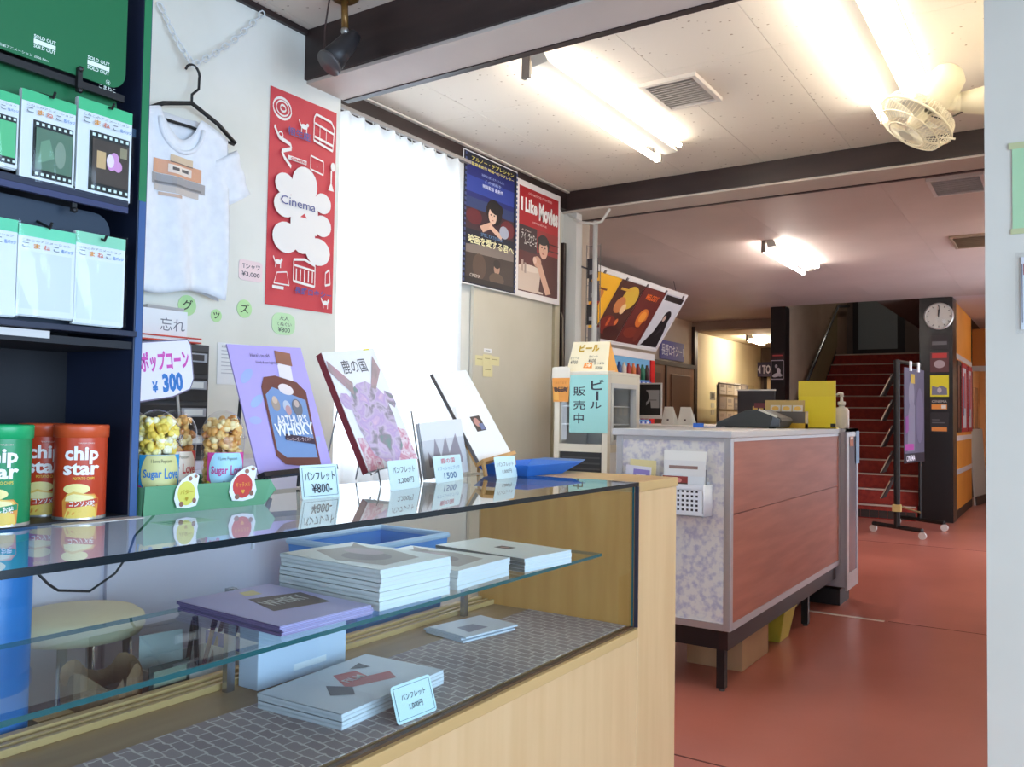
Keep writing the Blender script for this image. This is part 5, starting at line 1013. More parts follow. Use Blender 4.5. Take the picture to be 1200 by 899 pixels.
# ---- things on the counter
def block(name, label, cat, M, parts): 
    t = thing(name, label, cat, M)
    for nm, q_, m in parts: pbox(nm, t, *q_, m, bevel=.002)
    return t
ph = thing('card_terminal', 'dark sloping cash device on the counter top', 'cash device', (-1.50, 4.72, CT)); DKG = C(46, 50, 52, .4)
part('body', ph, lambda b: (setattr(b, 'T', frame((0, 0, 0), (1, 0, 0), (0, 0, 1))), b.prism([(-.20, .004), (.155, .004), (.18, .045), (.17, .06), (.055, .105), (-.02, .10), (-.19, .03)], -.24, 0, DKG)), bevel=.004)
part('paper_strip', ph, lambda b: (setattr(b, 'T', frame((0, -.001, 0), (1, 0, 0), (0, 0, 1))), b.prism([(.05, .100), (.155, .060), (.158, .068), (.055, .110)], .0, .004, C(206, 204, 196, .5))))
part('card_slot', ph, lambda b: (setattr(b, 'T', frame((0, -.001, 0), (1, 0, 0), (0, 0, 1))), b.prism([(.12, .012), (.17, .012), (.172, .052), (.135, .066)], .0, .012, C(84, 92, 104, .3))), bevel=.002)
for x in (-.15, .1): part('foot', ph, lambda b: b.box(x, x + .03, .03, .06, 0, .004, BLACK))
tsl = thing('ticket_stand', 'dark sign board with pale trim behind the cash device', 'sign', (-1.56, 5.16, CT))
part('board', tsl, lambda b: b.box(-.155, .075, .0, .006, .0, .225, C(40, 26, 28, .4))); part('trim', tsl, lambda b: b.box(-.16, .08, -.002, .008, .225, .234, C(206, 200, 196, .5))); part('foot', tsl, lambda b: b.box(-.15, .07, -.0, .08, 0, .006, C(40, 26, 28, .4)))
part('figure_print', tsl, lambda b: b.box(-.06, -.03, -.002, 0, .06, .13, C(200, 160, 80, .5)).box(-.02, .005, -.002, 0, .06, .14, C(200, 160, 80, .5)).box(.02, .045, -.002, 0, .06, .12, C(206, 170, 90, .5)).box(-.05, .03, -.003, -.001, .12, .15, C(110, 46, 56, .5)))
lf = thing('leaflet_rack', 'tan leaflet rack with picture cards on the counter top', 'rack', (-1.38, 5.0, CT))
TAN = C(190, 162, 100, .5)
part('back_board', lf, lambda b: b.box(-.13, .10, .05, .056, .0, .165, TAN)); part('shelf', lf, lambda b: b.box(-.12, .12, .0, .05, .0, .03, C(196, 160, 40, .5))); part('pocket', lf, lambda b: b.box(-.08, .115, .016, .02, .03, .098, C(92, 84, 80, .5))); part('side', lf, lambda b: b.box(.115, .12, .0, .056, 0, .10, TAN))
for k in range(3): sheet('picture_card', ('first', 'middle', 'last')[k] + ' yellow picture card in the tan leaflet rack', 'card', frame((-1.475 + k * .065, 5.03, CT + .031), (1, 0, 0), (0, .1, 1)), .058, .105, (206, 200, 190), [E((226, 180, 80), .5, .82, .35, .12)], group='cards in the tan rack')
yb_ = thing('yellow_board', 'bright yellow upright board on the counter end', 'sign', (-1.36, 5.30, CT)); part('board', yb_, lambda b: b.box(-.02, .20, 0, .005, 0, .29, C(232, 214, 46, .5))); part('fold', yb_, lambda b: b.box(-.02, .20, -.003, 0, .195, .29, C(226, 206, 52, .5))); part('foot', yb_, lambda b: b.box(-.02, .20, 0, .07, 0, .005, C(220, 200, 40, .5))); part('black_mark', yb_, lambda b: b.box(.17, .20, -.002, 0, .01, .03, BLACK))
sn = thing('sanitizer_bottle', 'white pump bottle standing on the silver cabinet', 'pump bottle', (-1.19, 5.60, CT))
part('bottle', sn, lambda b: b.lathe([(0, 0), (.042, 0), (.045, .006), (.045, .11), (.036, .128), (.017, .136), (.017, .15), (0, .15)], C(236, 236, 236, .35), 24), smooth=True); part('collar', sn, lambda b: b.lathe([(.02, .146), (.024, .15), (.024, .168), (.01, .172), (.008, .2), (0, .2)], C(240, 240, 240, .35), 20), smooth=True); part('pump_head', sn, lambda b: b.tube([(0, 0, .2), (0, 0, .218), (-.01, -.02, .222), (-.02, -.045, .212)], [.012, .013, .009, .006], C(240, 240, 240, .35), 10), smooth=True)
bt = thing('blue_strip_tray', 'flat blue tray lying on the counter top', 'tray', (-1.675, 4.53, CT)); part('base', bt, lambda b: b.box(-.03, .03, -.14, .14, 0, .004, C(44, 96, 190, .5))); part('lip', bt, lambda b: b.box(-.03, .03, -.144, -.14, 0, .024, C(44, 96, 190, .5)))

# ---- white back counter with stands on it
YK = 5.35
wc = thing('white_back_counter', 'long white counter behind the reception counter', 'counter', (0, 0, 0)); pbox('top', wc, -3.05, -2.05, YK, 7.6, 1.06, 1.09, C(236, 234, 232, .4)); pbox('body', wc, -3.0, -2.1, YK + .04, 7.55, 0, 1.06, C(206, 204, 200, .5)); pbox('front_edge', wc, -2.05, -2.04, YK, 7.6, 1.05, 1.092, C(240, 240, 238, .4))
WZ = 1.09
sheet_y('framed_photo_poster', 'black and white photo poster with pale frame on the white counter', 'poster', (746, 449), (776, 491), 5.75, (206, 202, 200), [R((26, 24, 26), .08, .10, .94, .96), R((150, 148, 150), .4, .3, .9, .8), E((20, 18, 20), .38, .62, .12, .16), P((20, 18, 20), (.2, .2), (.56, .5), (.6, .2), (.9, .16), (.1, .14)), R((120, 116, 120), .5, .5, .8, .54)], th=.008)
sheet_y('colour_strip_poster', 'narrow dark poster edged with coloured spots on the white counter', 'poster', (733, 450), (747, 491), 5.70, (40, 34, 36), [R((206, 70, 50), .0, .0, 1, .12)] + [E(((206, 60, 50), (226, 190, 60), (70, 120, 190), (230, 220, 210))[k % 4], .82, .16 + .075 * k, .14, .035) for k in range(11)], th=.006)
for k, (u0, u1) in enumerate(((775, 790), (794, 811))):
    A, B = ony(u0, 478, 6.1 + .1 * k), ony(u1, 497, 6.1 + .1 * k)
    t = thing('white_booklet', ('first white booklet beside the photo poster', 'second white booklet farther along the white counter')[k], 'booklet', (A.x, 6.1 + .1 * k, WZ), 'white booklets standing on the white counter'); w_ = B.x - A.x
    part('front_leaf', t, lambda b: b.add([(0, 0, 0), (w_, 0, 0), (w_ - .03, .05, .14), (.005, .05, .14)], [(0, 1, 2, 3)], PAPER), solid=.002); part('back_leaf', t, lambda b: b.add([(0, .1, 0), (w_, .1, 0), (w_ - .03, .05, .14), (.005, .05, .14)], [(3, 2, 1, 0)], PAPER), solid=.002); part('print', t, lambda b: b.add([(w_ * .4, .006, .03), (w_ * .55, .006, .03), (w_ * .55, .01, .045), (w_ * .4, .01, .045)], [(0, 1, 2, 3)], C(120, 110, 110)))

# ================================================================== LOBBY
vm = thing('vending_machine', 'drinks vending machine with a red edge under the tilted poster board', 'vending machine', (0, 0, 0)); VX, VY0, VY1, VZ = -3.75, 7.35, 8.50, 1.83
pbox('body', vm, -4.45, VX - .02, VY0, VY1, .05, VZ, C(214, 212, 212, .4), bevel=.006); pbox('plinth', vm, -4.42, VX - .05, VY0 + .02, VY1 - .02, 0, .05, BLACK)
pbox('header', vm, VX - .02, VX, VY0, VY1, VZ - .07, VZ, C(226, 222, 220, .4)); pbox('red_edge', vm, VX - .02, VX + .004, VY1 - .10, VY1, .3, VZ - .07, C(206, 40, 36, .4)); pbox('display_back', vm, VX - .02, VX - .012, VY0, VY1 - .10, 1.05, VZ - .07, C(110, 168, 206, .5)); pbox('lower_front', vm, VX - .02, VX, VY0, VY1 - .10, .05, 1.05, C(206, 206, 210, .4))
cols = ((170, 40, 40), (60, 40, 36), (206, 110, 50), (40, 70, 130), (120, 30, 34), (214, 196, 180), (40, 110, 80)); kc = 0
for r_ in range(3):
    for k in range(9):
        c = C(*cols[(k * 2 + r_ * 3) % 7], .4); y = VY0 + .06 + k * .112; z = 1.12 + r_ * .21
        part('drink_sample', vm, lambda b: b.lathe([(0, 0), (.03, 0), (.03, .11), (.014, .14), (.014, .16), (0, .16)], c, 10, (VX - .004, y, z)), smooth=True)
    pbox('button_strip', vm, VX - .012, VX + .01, VY0, VY1 - .10, 1.07 + r_ * .21, 1.105 + r_ * .21, C(60, 90, 170, .4))
    for k in range(9): pbox('button', vm, VX + .01, VX + .014, VY0 + .03 + k * .112, VY0 + .09 + k * .112, 1.078 + r_ * .21, 1.098 + r_ * .21, C(230, 232, 236, .4))
# tilted poster board
BY0, BY1 = 5.9, 8.47; T0 = ony(806, 346, BY1); B0 = ony(768, 412, BY1); T1 = Vector((T0.x, BY0, T0.z)); B1 = Vector((B0.x, BY0, B0.z))
Mb = frame(B1, (0, 1, 0), T1 - B1); BW, BH = BY1 - BY0, (T1 - B1).length
pb_ = thing('poster_board', 'long white board tilted under the lobby ceiling and holding film posters', 'board', Mb); pbox('sheet', pb_, 0, BW, 0, BH, -.02, 0, C(226, 222, 220, .5)); pbox('frame_bar', pb_, 0, BW, BH - .045, BH, 0, .008, C(230, 228, 226, .4)); pbox('frame_bar', pb_, 0, BW, 0, .03, 0, .008, C(230, 228, 226, .4)); pbox('frame_bar', pb_, BW - .02, BW, .03, BH - .045, 0, .008, C(230, 228, 226, .4))
for k in range(6): pbox('clip', pb_, .2 + k * .45, .23 + k * .45, BH - .05, BH - .02, .008, .016, C(120, 116, 116, .4))
for y in (.3, 2.3): part('hanger', pb_, lambda b: b.tube([(y, BH - .01, -.02), Mb.inverted() @ Vector((T0.x - .05, BY0 + y, ZC))], .004, M_STEEL, 6))
PW = .50
arts = [('dark film poster at the near end of the tilted board', (34, 30, 34), [E((90, 84, 90), .5, .6, .25, .2), R((60, 56, 60), .1, .1, .9, .3)], []),
 ('yellow film poster with a red figure on the tilted board', (238, 178, 34), [E((150, 44, 34), .5, .42, .16, .26), E((196, 120, 60), .52, .68, .1, .08), P((110, 40, 34), (.36, .1), (.66, .1), (.62, .4), (.4, .4)), E((250, 214, 90), .2, .8, .03, .02), E((250, 214, 90), .78, .3, .03, .02), E((250, 214, 90), .2, .3, .03, .02), R((110, 50, 30), .38, .76, .66, .79)], []),
 ('brown collage film poster with pale faces on the tilted board', (74, 36, 26), [E((206, 170, 60), .65, .75, .3, .2), E((190, 120, 70), .4, .6, .2, .14), E((226, 196, 150), .6, .55, .1, .09), E((120, 40, 30), .3, .25, .3, .16), E((196, 90, 40), .3, .3, .05, .08), E((60, 24, 20), .6, .15, .3, .1), R((206, 160, 60), .12, .84, .5, .88), E((220, 120, 60), .6, .32, .06, .06)], []),
 ('dark red film poster with an orange glow on the tilted board', (96, 34, 28), [E((206, 110, 44), .55, .48, .22, .17), E((226, 150, 60), .55, .5, .14, .1), E((120, 46, 30), .4, .2, .3, .1), E((110, 44, 32), .75, .25, .14, .2)], [((226, 110, 40), 'MELODY', .24, .8, .8, .9, .03)]),
 ('white film poster with a black cloaked figure on the tilted board', (206, 208, 214), [R((40, 34, 34), .05, .88, .95, .98), P((24, 22, 26), (.1, .02), (.9, .02), (.86, .3), (.72, .62), (.52, .66), (.42, .5), (.36, .3)), E((24, 22, 26), .6, .60, .17, .12), E((206, 176, 160), .52, .57, .06, .06), P((60, 56, 60), (.5, .2), (.7, .35), (.6, .4))], [])]
for k, (lab, col, sh_, tx_) in enumerate(arts):
    sheet('hanging_film_poster', lab, 'poster', Mb @ Matrix.Translation((.03 + k * (PW + .008), .035, .002)), PW, BH - .085, col, sh_, tx_, group='film posters on the tilted board', dz=.0005, th=.002)
# blue-violet auditorium sign
a, b_ = onx(774, 400, -4.63), onx(806, 427, -4.63)
sheet('auditorium_sign', 'violet auditorium sign above the brown doors', 'sign', frame((-4.645, a.y, 1.95), *FACE_X), b_.y - a.y - .16, .26, (84, 84, 170), [], [((220, 222, 246), '長野ロキシー1', .04, .2, .96, .8, .008)], th=.02)
# corridor notices
XN = -4.628
nb = thing('notice_rack', 'upright notice rack crowded with leaflets in the cream corridor', 'notice rack', (0, 0, 0)); A, B = onx(841, 452, XN + .25), onx(876, 500, XN + .25); XQ = XN + .25
part('frame', nb, lambda b: b.tube([(XQ, A.y, 0), (XQ, A.y, A.z), (XQ, A.y + .04, A.z + .04), (XQ, B.y, A.z + .04), (XQ, B.y, 0)], .014, C(90, 84, 84, .4), 8)); pbox('tray', nb, XQ - .1, XQ + .06, A.y, B.y, .98, 1.04, C(40, 90, 190, .5)); pbox('back', nb, XQ - .02, XQ - .012, A.y, B.y, .5, A.z + .02, C(196, 186, 160, .5))
random.seed(3)
for k in range(12):
    r_, c_ = divmod(k, 4); cl_ = random.choice(((226, 222, 212), (196, 190, 180), (170, 164, 158), (140, 134, 132), (214, 206, 186))); w_ = (B.y - A.y) / 4.6; h_ = .19
    sheet('leaflet', '%s leaflet, %s in the %s row of the notice rack' % ({226: 'white', 196: 'light grey', 170: 'mid grey', 140: 'dark grey', 214: 'cream'}[cl_[0]], ('first', 'second', 'third', 'last')[c_], ('lowest', 'middle', 'top')[r_]), 'leaflet', frame((XQ + .004, A.y + .06 + c_ * w_ * 1.08, 1.06 + r_ * .225), *FACE_X), w_, h_, cl_, [R((176, 168, 156), .15, .55, .7, .82), R((160, 152, 144), .15, .25, .8, .3)], group='leaflets on the notice rack', th=.004)
for k, (u, v, uu, vv) in enumerate(((832, 459, 838, 469), (833, 472, 837, 478), (833, 480, 837, 486))): sheet_x('wall_note', ('grey', 'small white', 'lowest white')[k] + ' note on the cream corridor wall', 'paper', (u, v), (uu, vv), XN, ((150, 146, 140), (206, 200, 180), (210, 204, 186))[k], [R((80, 76, 76), .2, .2, .8, .8)] if k == 0 else (), th=.004)
sheet_x('wall_sheet', 'pale notice sheet pinned above the corridor leaflets', 'paper', (868, 450), (884, 480), XN, (220, 208, 164), [R((180, 166, 130), .2, .3, .5, .5)], th=.003)
ts = ony(887, 428, 15.05); te = ony(918, 438, 15.05)
sheet('toilet_sign', 'dark violet toilet sign with an arrow hanging in the cream corridor', 'sign', frame((ts.x, 15.05, te.z - .05), *FACE_Y), te.x - ts.x, .26, (56, 52, 84), [P((206, 206, 226), (.04, .5), (.16, .8), (.16, .2))], [((206, 206, 226), 'TOILET', .22, .2, .95, .8, .03)], th=.03)

def lamp(label, x, y, L=1.25, z=ZC, name='fluorescent_lamp', strength=None, axis='y', tube_x=-.05):
    M = Matrix.Translation((x, y, z)) if axis == 'y' else Matrix.Translation((x, y, z)) @ Matrix.Rotation(PI / 2, 4, 'Z')
    t = thing(name, label, 'ceiling lamp', M); m = C(226, 222, 212, .4)
    part('batten', t, lambda b: b.add([(-.03, 0, 0), (.03, 0, 0), (.055, 0, -.05), (-.015, 0, -.06), (-.03, L, 0), (.03, L, 0), (.055, L, -.05), (-.015, L, -.06)], [(0, 1, 2, 3), (7, 6, 5, 4), (0, 4, 5, 1), (1, 5, 6, 2), (2, 6, 7, 3), (3, 7, 4, 0)], m))
    for yy in (.0, L - .02): part('lamp_holder', t, lambda b: b.box(tube_x - .016, tube_x + .02, yy, yy + .02, -.095, -.0, C(150, 140, 130, .4)))
    part('tube', t, lambda b: b.tube([(tube_x, .02, -.078), (tube_x, L - .02, -.078)], .016, strength or M_TUBE, 12), smooth=True)
    part('tube', t, lambda b: b.tube([(.085, .05, -.035), (.085, L - .05, -.035)], .013, strength or M_TUBE, 12), smooth=True)
    return t
lamp('fluorescent ceiling lamp nearest the window curtain', -1.72, 2.74, 1.30)
lamp('fluorescent ceiling lamp beside the wall fan', -.62, 2.60, 1.42)
M_TUBE4 = glow('lobby_tube', (1, .93, .84), 64)
lamp('fluorescent ceiling lamp far back in the lobby', -1.96, 6.65, 1.25, strength=M_TUBE4)
M_TUBE2 = glow('corridor_tube', (1, .88, .70), 120)
lamp('small lamp glowing in the cream corridor', -4.05, 12.75, .9, 2.43, strength=M_TUBE2)
M_TUBE3 = glow('passage_tube', (1, .85, .68), 110)
lamp('lamp in the far passage beyond the orange wall', -.7, 20.5, 1.2, strength=M_TUBE3)
lamp('added unseen fill lamp over the lobby floor behind the pillar', .15, 6.65, 1.25, strength=M_TUBE4)  # out-of-view lamp added to brighten the lobby
lamp('added unseen fill lamp high above the stair head', -2.2, 12.4, 1.2, 4.2, strength=glow('stair_fill_tube', (1, .92, .8), 26))  # hidden lamp added to lift the dark stairwell
lamp('added unseen fill lamp over the floor beside the orange wall', .2, 12.0, 1.2, strength=M_TUBE)  # another out-of-view lamp added for more lobby light

# air vents
def vent(label, x0, x1, y0, y1, n, col=C(206, 196, 186, .5), dark=C(120, 108, 98, .6)):
    t = thing('air_vent', label, 'air vent', ((x0 + x1) / 2, (y0 + y1) / 2, ZC)); hx, hy = (x1 - x0) / 2, (y1 - y0) / 2
    pbox('backing', t, -hx + .02, hx - .02, -hy + .02, hy - .02, -.003, 0, dark)
    for q_ in ((-hx, hx, -hy, -hy + .02), (-hx, hx, hy - .02, hy), (-hx, -hx + .02, -hy + .02, hy - .02), (hx - .02, hx, -hy + .02, hy - .02)): pbox('frame', t, *q_, -.018, 0, col)
    for k in range(n):
        y = -hy + .02 + (k + .5) * (2 * hy - .04) / n; part('slat', t, lambda b: b.add([(-hx + .02, y - .008, -.016), (hx - .02, y - .008, -.016), (hx - .02, y + .003, -.004), (-hx + .02, y + .003, -.004)], [(0, 1, 2, 3)], col), solid=.002)
vent('louvred air vent between the two near ceiling lamps', -1.515, -1.262, 3.24, 3.57, 12)
vent('pale air vent in the lobby ceiling just past the beam', -.68, -.385, 5.40, 5.81, 8, C(214, 206, 204, .5), C(170, 158, 156, .6))
vent('brownish air vent farther back in the lobby ceiling', -.745, -.40, 7.18, 7.66, 8, C(150, 128, 110, .6), C(90, 70, 60, .6))

# wall fan on the pillar
fn = thing('wall_fan', 'cream wall fan tilted downwards beside the pillar', 'fan', Matrix.Identity(4)); CRF = C(232, 222, 196, .4)
FC = ony(1074, 141, 3.45); ax = (RW @ Vector((-.582, -.805, -.089))).normalized()     # air goes along ax
u_ = ax.cross(Vector((0, 0, 1))).normalized(); v_ = ax.cross(u_)
MF = Matrix((u_, v_, ax)).transposed().to_4x4(); MF.translation = FC; RF = .142
def fp(r, a, h): return tuple(MF @ Vector((r * math.cos(a), r * math.sin(a), h)))
for r, h in ((RF, 0), (RF * .86, .045), (RF * .5, .062), (RF * .2, .066)): part('guard_ring', fn, lambda b: b.tube([fp(r, 2 * PI * k / 32, h) for k in range(32)], .0028 if r < RF else .005, CRF, 6, closed=True), smooth=True)
b = MB()
for k in range(60):
    a = 2 * PI * k / 60; b.tube([fp(RF, a, 0), fp(RF * .86, a + .05, .045), fp(RF * .5, a + .1, .062), fp(RF * .2, a + .14, .066)], .0013, CRF, 4); b.tube([fp(RF, a, 0), fp(RF * .9, a, -.04), fp(RF * .5, a, -.055), fp(.05, a, -.058)], .0013, CRF, 4)
o = b.build('guard_wires', fn); o['kind'] = 'stuff'
part('guard_badge', fn, lambda b: (setattr(b, 'T', MF), b.lathe([(0, .07), (RF * .2, .069), (RF * .2, .064)], C(206, 196, 170, .4), 24)))
for k in range(4):
    a0 = k * PI / 2
    part('blade', fn, lambda b: b.grid(lambda u, v: fp(.03 + .1 * u, a0 + (.25 + .65 * u) * v + .0, -.012 + .03 * v - .008), 6, 6, C(206, 200, 186, .3)), smooth=True, solid=.002)
part('hub', fn, lambda b: (setattr(b, 'T', MF), b.lathe([(0, .03), (.028, .024), (.03, -.03), (0, -.03)], CRF, 20)), smooth=True)
mo = part('motor_housing', fn, lambda b: (setattr(b, 'T', MF), b.lathe([(.03, -.05), (.060, -.056), (.068, -.10), (.068, -.16), (.060, -.205), (.038, -.228), (.0, -.235)], CRF, 28)), smooth=True)
J = MF @ Vector((0, 0, -.09)); K = ony(1122, 121, 3.52); W_ = Vector((-.184, 3.55, K.z))
part('neck', fn, lambda b: b.tube([J, J.lerp(K, .6), K], [.03, .032, .036], CRF, 14), smooth=True); part('knuckle', fn, lambda b: b.ball(K, .038, CRF, 16, 12), smooth=True)
part('wall_bracket', fn, lambda b: b.tube([K, K.lerp(W_, .5), W_], [.036, .05, .07], CRF, 16), smooth=True); part('cord', fn, lambda b: b.tube([J + Vector((0, 0, -.06)), J.lerp(K, .5) + Vector((0, 0, -.07)), K + Vector((.02, 0, -.035))], .003, C(60, 56, 50, .5), 6), smooth=True)
part('pull_tab', fn, lambda b: b.tube([fp(RF * .9, 2.2, .04), tuple(Vector(fp(RF * .9, 2.2, .04)) + Vector((.05, .01, -.012)))], .004, CRF, 6))

# spotlight on the near ceiling
sp_ = thing('ceiling_spotlight', 'dark spotlight on a brass stem below the near ceiling', 'spotlight', (-2.04, 2.02, ZC)); BRS = C(130, 96, 50, .35, .5)
part('base', sp_, lambda b: b.lathe([(0, 0), (.05, 0), (.05, -.012), (.035, -.022), (0, -.022)], BRS, 24), smooth=True); part('stem', sp_, lambda b: b.tube([(0, 0, -.02), (.0, .005, -.115)], .012, BRS, 10), smooth=True); part('joint', sp_, lambda b: b.ball((0, .005, -.125), .014, C(170, 166, 160, .3, .8), 12, 8), smooth=True)
part('lamp_head', sp_, lambda b: b.tube([(.01, .045, -.125), (0, .02, -.16), (-.01, -.01, -.20), (-.022, -.04, -.245)], [.022, .034, .038, .046], C(44, 42, 44, .45), 14), smooth=True); part('lens_rim', sp_, lambda b: b.tube([(-.0215, -.0385, -.243), (-.024, -.045, -.251)], .047, C(84, 80, 80, .35), 14), smooth=True); part('cord', sp_, lambda b: b.tube([(-.05, -.02, 0), (-.06, -.03, -.12), (-.055, -.035, -.2)], .003, C(60, 40, 36, .5), 6))

# ---- poster rack on casters
pr = thing('poster_rack', 'black wheeled rack hung with a large poster in front of the stairs', 'poster rack', Matrix.Identity(4))
F0, F1 = Vector((-1.729, 9.40, 0)), Vector((-1.207, 9.06, 0)); dv = (F1 - F0).normalized(); mid = F0.lerp(F1, .58); back = Vector((.137, .99, 0))
pA = mid.copy(); pB = mid + Vector((.10, .85, 0))
for p in (pA, pB):
    part('base_bar', pr, lambda b: b.tube([p - dv * .3 + Vector((0, 0, .085)), p + dv * .3 + Vector((0, 0, .085))], .022, M_IRON, 8))
    part('upright', pr, lambda b: b.tube([p + Vector((0, 0, .085)), p + Vector((0, 0, 1.76))], .03 if p is pA else .02, M_IRON, 8))
    for s_ in (-.3, .3):
        c = p + dv * s_; cs = part('caster', pr, lambda b: b.tube([c + back * -.014 + Vector((0, 0, .036)), c + back * .014 + Vector((0, 0, .036))], .036, C(206, 200, 196, .4), 16)); part('fork', cs, lambda b: b.box(c.x - .012, c.x + .012, c.y - .012, c.y + .012, .05, .085, M_IRON))
part('top_bar', pr, lambda b: b.tube([pA + Vector((0, 0, 1.75)), pB + Vector((0, 0, 1.75))], .02, M_IRON, 8)); part('tie_bar', pr, lambda b: b.tube([pA + Vector((0, 0, .30)), pB + Vector((0, 0, .16))], .01, C(120, 96, 60, .5), 8)); part('clamp', pr, lambda b: b.box(pA.x - .04, pA.x + .04, pA.y - .04, pA.y + .02, .24, .31, C(190, 170, 110, .5)))
Mq = frame(pA + Vector((.06, .02, .72)), (pB - pA), (0, 0, 1)); QW = .74; QH = .97
sheet('rack_poster', 'glossy grey-violet poster with a white figure on the wheeled rack', 'poster', Mq, QW, QH, (84, 78, 96), [E((120, 114, 128), .35, .72, .14, .16), P((112, 106, 122), (.15, .12), (.5, .12), (.52, .6), (.3, .68), (.18, .5)), P((150, 60, 130), (.03, .13), (.45, .13), (.45, .2), (.03, .2)), R((40, 34, 44), .0, .0, 1, .1), E((98, 90, 112), .75, .5, .2, .3), R((170, 140, 60), .3, .84, .5, .94), P((120, 60, 120), (.05, .3), (.2, .34), (.18, .5), (.05, .48))], [((220, 214, 224), 'CINEMA', .08, .02, .5, .08, .02)], dz=.0005, th=.006)
for k, x in enumerate((.22, .62)): sheet('white_clip', ('near', 'far')[k] + ' white clip above the rack poster', 'clip', Mq @ Matrix.Translation((x * QW, QH - .03, .008)), .06, .10, (230, 230, 232), group='white clips above the rack poster', th=.012)
for k in range(5):
    z = 1.50 - .26 * k; q0 = pA + Vector((-.035, 0, z)); 
    lf_ = thing('hanging_leaflet', ('topmost', 'second', 'third', 'fourth', 'lowest')[k] + ' dark leaflet bundle on the side of the wheeled rack', 'leaflet', Matrix.Identity(4), 'leaflet bundles on the wheeled rack'); part('sheets', lf_, lambda b: b.add([q0 + Vector((0, 0, .12)), q0 + Vector((0, .2, .12)), q0 + Vector((-.10, .2, -.1)), q0 + Vector((-.10, 0, -.1)), q0 + Vector((-.02, 0, .12)), q0 + Vector((-.02, .2, .12)), q0 + Vector((-.115, .2, -.1)), q0 + Vector((-.115, 0, -.1))], [(0, 1, 2, 3), (7, 6, 5, 4), (0, 3, 7, 4), (2, 1, 5, 6), (0, 4, 5, 1), (3, 2, 6, 7)], C(52, 46, 46, .5))); part('edge', lf_, lambda b: b.tube([q0 + Vector((-.03, -.004, .08)), q0 + Vector((-.118, -.004, -.1))], .006, C(170, 150, 130, .5), 5))

# ---- clock and posters on the black pillar
YP = 10.718
ck = thing('wall_clock', 'round white-faced wall clock at the top of the black pillar', 'clock', frame((-1.215, YP, 2.352), *FACE_Y))
part('case', ck, lambda b: b.lathe([(0, 0), (.155, 0), (.155, .03), (.142, .04), (.136, .03), (.0, .028)], C(206, 204, 198, .3, .4), 36), smooth=False); part('dial', ck, lambda b: b.lathe([(.136, .0302), (0, .0302)], C(212, 206, 190, .4), 36))
for k in range(12):
    a = k * PI / 6; part('hour_mark', ck, lambda b: b.tube([(.11 * math.cos(a), .11 * math.sin(a), .032), (.128 * math.cos(a), .128 * math.sin(a), .032)], .004, BLACK, 4))
part('hour_hand', ck, lambda b: b.tube([(0, -.01, .036), (.0, .075, .036)], .0055, BLACK, 5)); part('minute_hand', ck, lambda b: b.tube([(.0, -.01, .040), (.012, .11, .040)], .0045, BLACK, 5)); part('cover_glass', ck, lambda b: b.lathe([(.138, .036), (.09, .046), (0, .05)], M_GLASS2, 30), smooth=True)
def pp(label, tl, br, col, sh_=(), tx_=(), name='pillar_poster'): sheet_y(name, label, 'poster', tl, br, YP - .004, col, sh_, tx_, th=.003, dz=.0004, group='posters on the black pillar')
pp('dark faded poster directly below the clock', (1090, 393), (1112, 409), (52, 46, 46), [R((110, 106, 106), .1, .3, .9, .55)])
pp('dull red poster second below the clock', (1090, 413), (1112, 436), (96, 56, 56), [E((170, 150, 150), .5, .4, .3, .2), R((190, 60, 56), .1, .7, .9, .95)])
pp('yellow poster with a grey picture on the black pillar', (1090, 440), (1112, 465), (222, 206, 44), [P((120, 116, 130), (.08, .08), (.92, .08), (.9, .4), (.6, .52), (.4, .44), (.1, .5)), E((190, 180, 180), .5, .3, .12, .12)])
pp('small orange and black poster on the pillar', (1090, 467), (1112, 481), (48, 40, 38), [R((224, 140, 60), .08, .1, .9, .5), R((226, 214, 200), .6, .15, .85, .45)], [((200, 190, 180), 'CINEMA', .1, .65, .9, .85)])
pp('lowest dark poster with an orange strip on the pillar', (1090, 483), (1112, 507), (38, 34, 36), [R((214, 130, 60), .08, .06, .9, .26), R((90, 86, 90), .1, .6, .5, .64), R((90, 86, 90), .1, .45, .8, .5)])
def pq(label, tl, br, col, sh_=()): sheet_y('pillar_poster', label, 'poster', tl, br, 10.716, col, sh_, th=.003, dz=.0004, group='posters on the slim dark pillar')
pq('tiny red-lettered poster high on the slim dark pillar', (904, 414), (919, 421), (60, 34, 36), [R((180, 70, 70), .1, .5, .9, .7)])
pq('black poster with a white scrawl on the slim dark pillar', (903, 422), (919, 445), (30, 26, 30), LN((190, 180, 190), .04, (.05, .03), (.95, .03), (.95, .97), (.05, .97), (.05, .03)) + [E((196, 190, 196), .45, .24, .32, .10, rot=.2), E((206, 200, 206), .6, .45, .13, .16, rot=.5), E((170, 164, 172), .42, .68, .10, .09), E((186, 180, 188), .7, .22, .16, .07)])
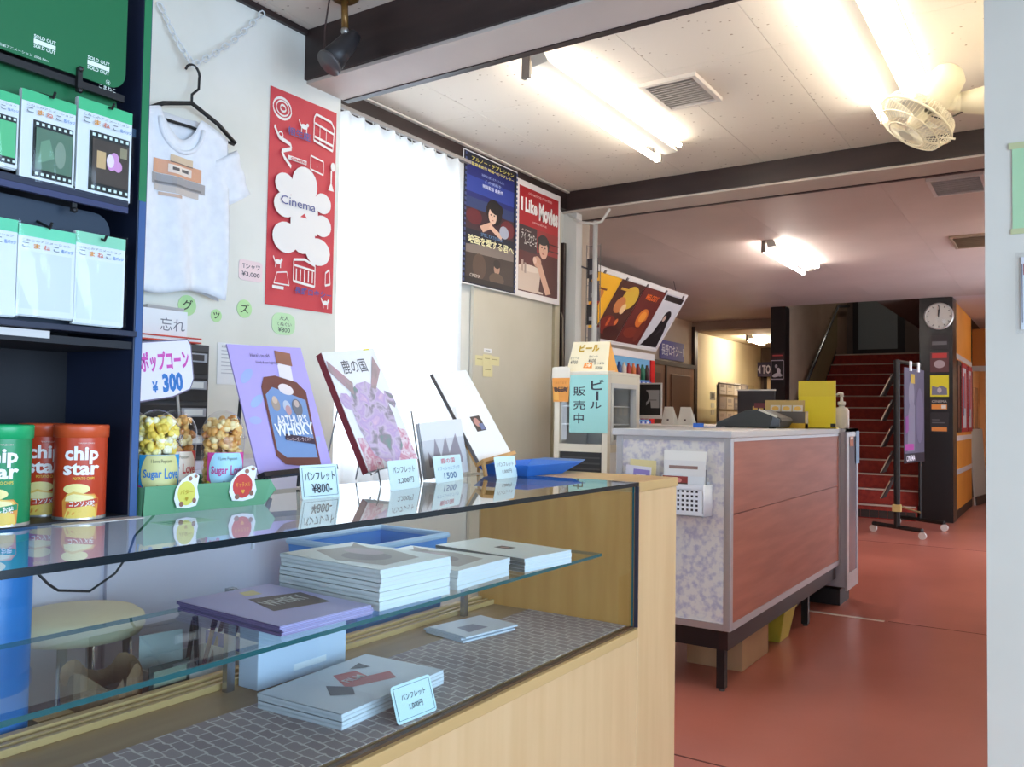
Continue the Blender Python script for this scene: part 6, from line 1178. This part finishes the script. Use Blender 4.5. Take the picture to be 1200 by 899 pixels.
# framed posters on the orange wall
for k, (y0, y1, lab) in enumerate(((11.25, 11.6, 'dark framed poster nearest the pillar on the orange wall'), (11.75, 12.35, 'red and white poster in the middle of the orange wall'), (12.5, 13.05, 'red-edged poster at the end of the orange wall'))):
    t = thing('framed_poster', lab, 'framed poster', frame((-1.088, y0, 1.02), *FACE_X)); w_ = y1 - y0; h_ = .86
    pbox('picture', t, 0, w_, 0, h_, 0, .006, C(110, 60, 40) if k == 0 else C(206, 206, 220)); fm = C(70, 44, 34) if k == 0 else C(186, 44, 60)
    for q_ in ((0, w_, 0, .05), (0, w_, h_ - .05, h_), (0, .03, .05, h_ - .05), (w_ - .03, w_, .05, h_ - .05)): pbox('frame', t, *q_, .0, .014, fm)
    if k: pbox('print', t, w_ * .3, w_ * .5, .2, .7, .006, .0075, C(96, 100, 150)); pbox('print', t, w_ * .55, w_ * .8, .3, .75, .006, .0075, C(200, 70, 80))
lb = thing('leaning_board', 'pale grey leaning board beyond the orange wall', 'board', frame((-1.06, 13.2, 0), (.12, 1, 0), (-.06, 0, 1))); pbox('sheet', lb, 0, .75, 0, 1.05, -.01, .01, C(200, 200, 196, .5)); pbox('foot', lb, 0, .75, 0, .12, .01, .03, C(70, 60, 56, .5))
fd = thing('far_door_leaf', 'half-open brown door leaf in the far cream passage', 'door leaf', (-1.82, 22.0, 0)); pbox('panel', fd, 0, .05, 0, .95, .0, 1.95, C(140, 104, 76, .5)); pbox('handle', fd, .05, .09, .8, .86, .95, 1.0, M_STEEL)

# ---- papers on the near pillar
a = ony(1186, 168, 2.6)
sheet('green_paper', 'pale green paper taped on the pillar', 'paper', frame((a.x, 2.598, ony(1186, 275, 2.6).z), *FACE_Y), .21, a.z - ony(1186, 275, 2.6).z, (176, 216, 170), [R((196, 200, 150), -.04, .93, 1, 1.0), R((196, 200, 150), -.02, .0, 1, .06)], th=.001)
a, c = ony(1190, 297, 2.6), ony(1190, 392, 2.6)
t = thing('acrylic_sign_holder', 'clear acrylic sign holder below the green paper on the pillar', 'holder', frame((a.x, 2.598, c.z), *FACE_Y)); pbox('paper', t, .012, .21, .012, a.z - c.z - .012, 0, .002, C(232, 236, 240, .5)); pbox('cover', t, 0, .23, 0, a.z - c.z, .002, .006, M_CLEAR)
pbox('red_print', t, .018, .19, a.z - c.z - .06, a.z - c.z - .03, .002, .0025, C(190, 60, 60)); pbox('border_print', t, .014, .016, .03, a.z - c.z - .03, .002, .0025, C(90, 90, 110))
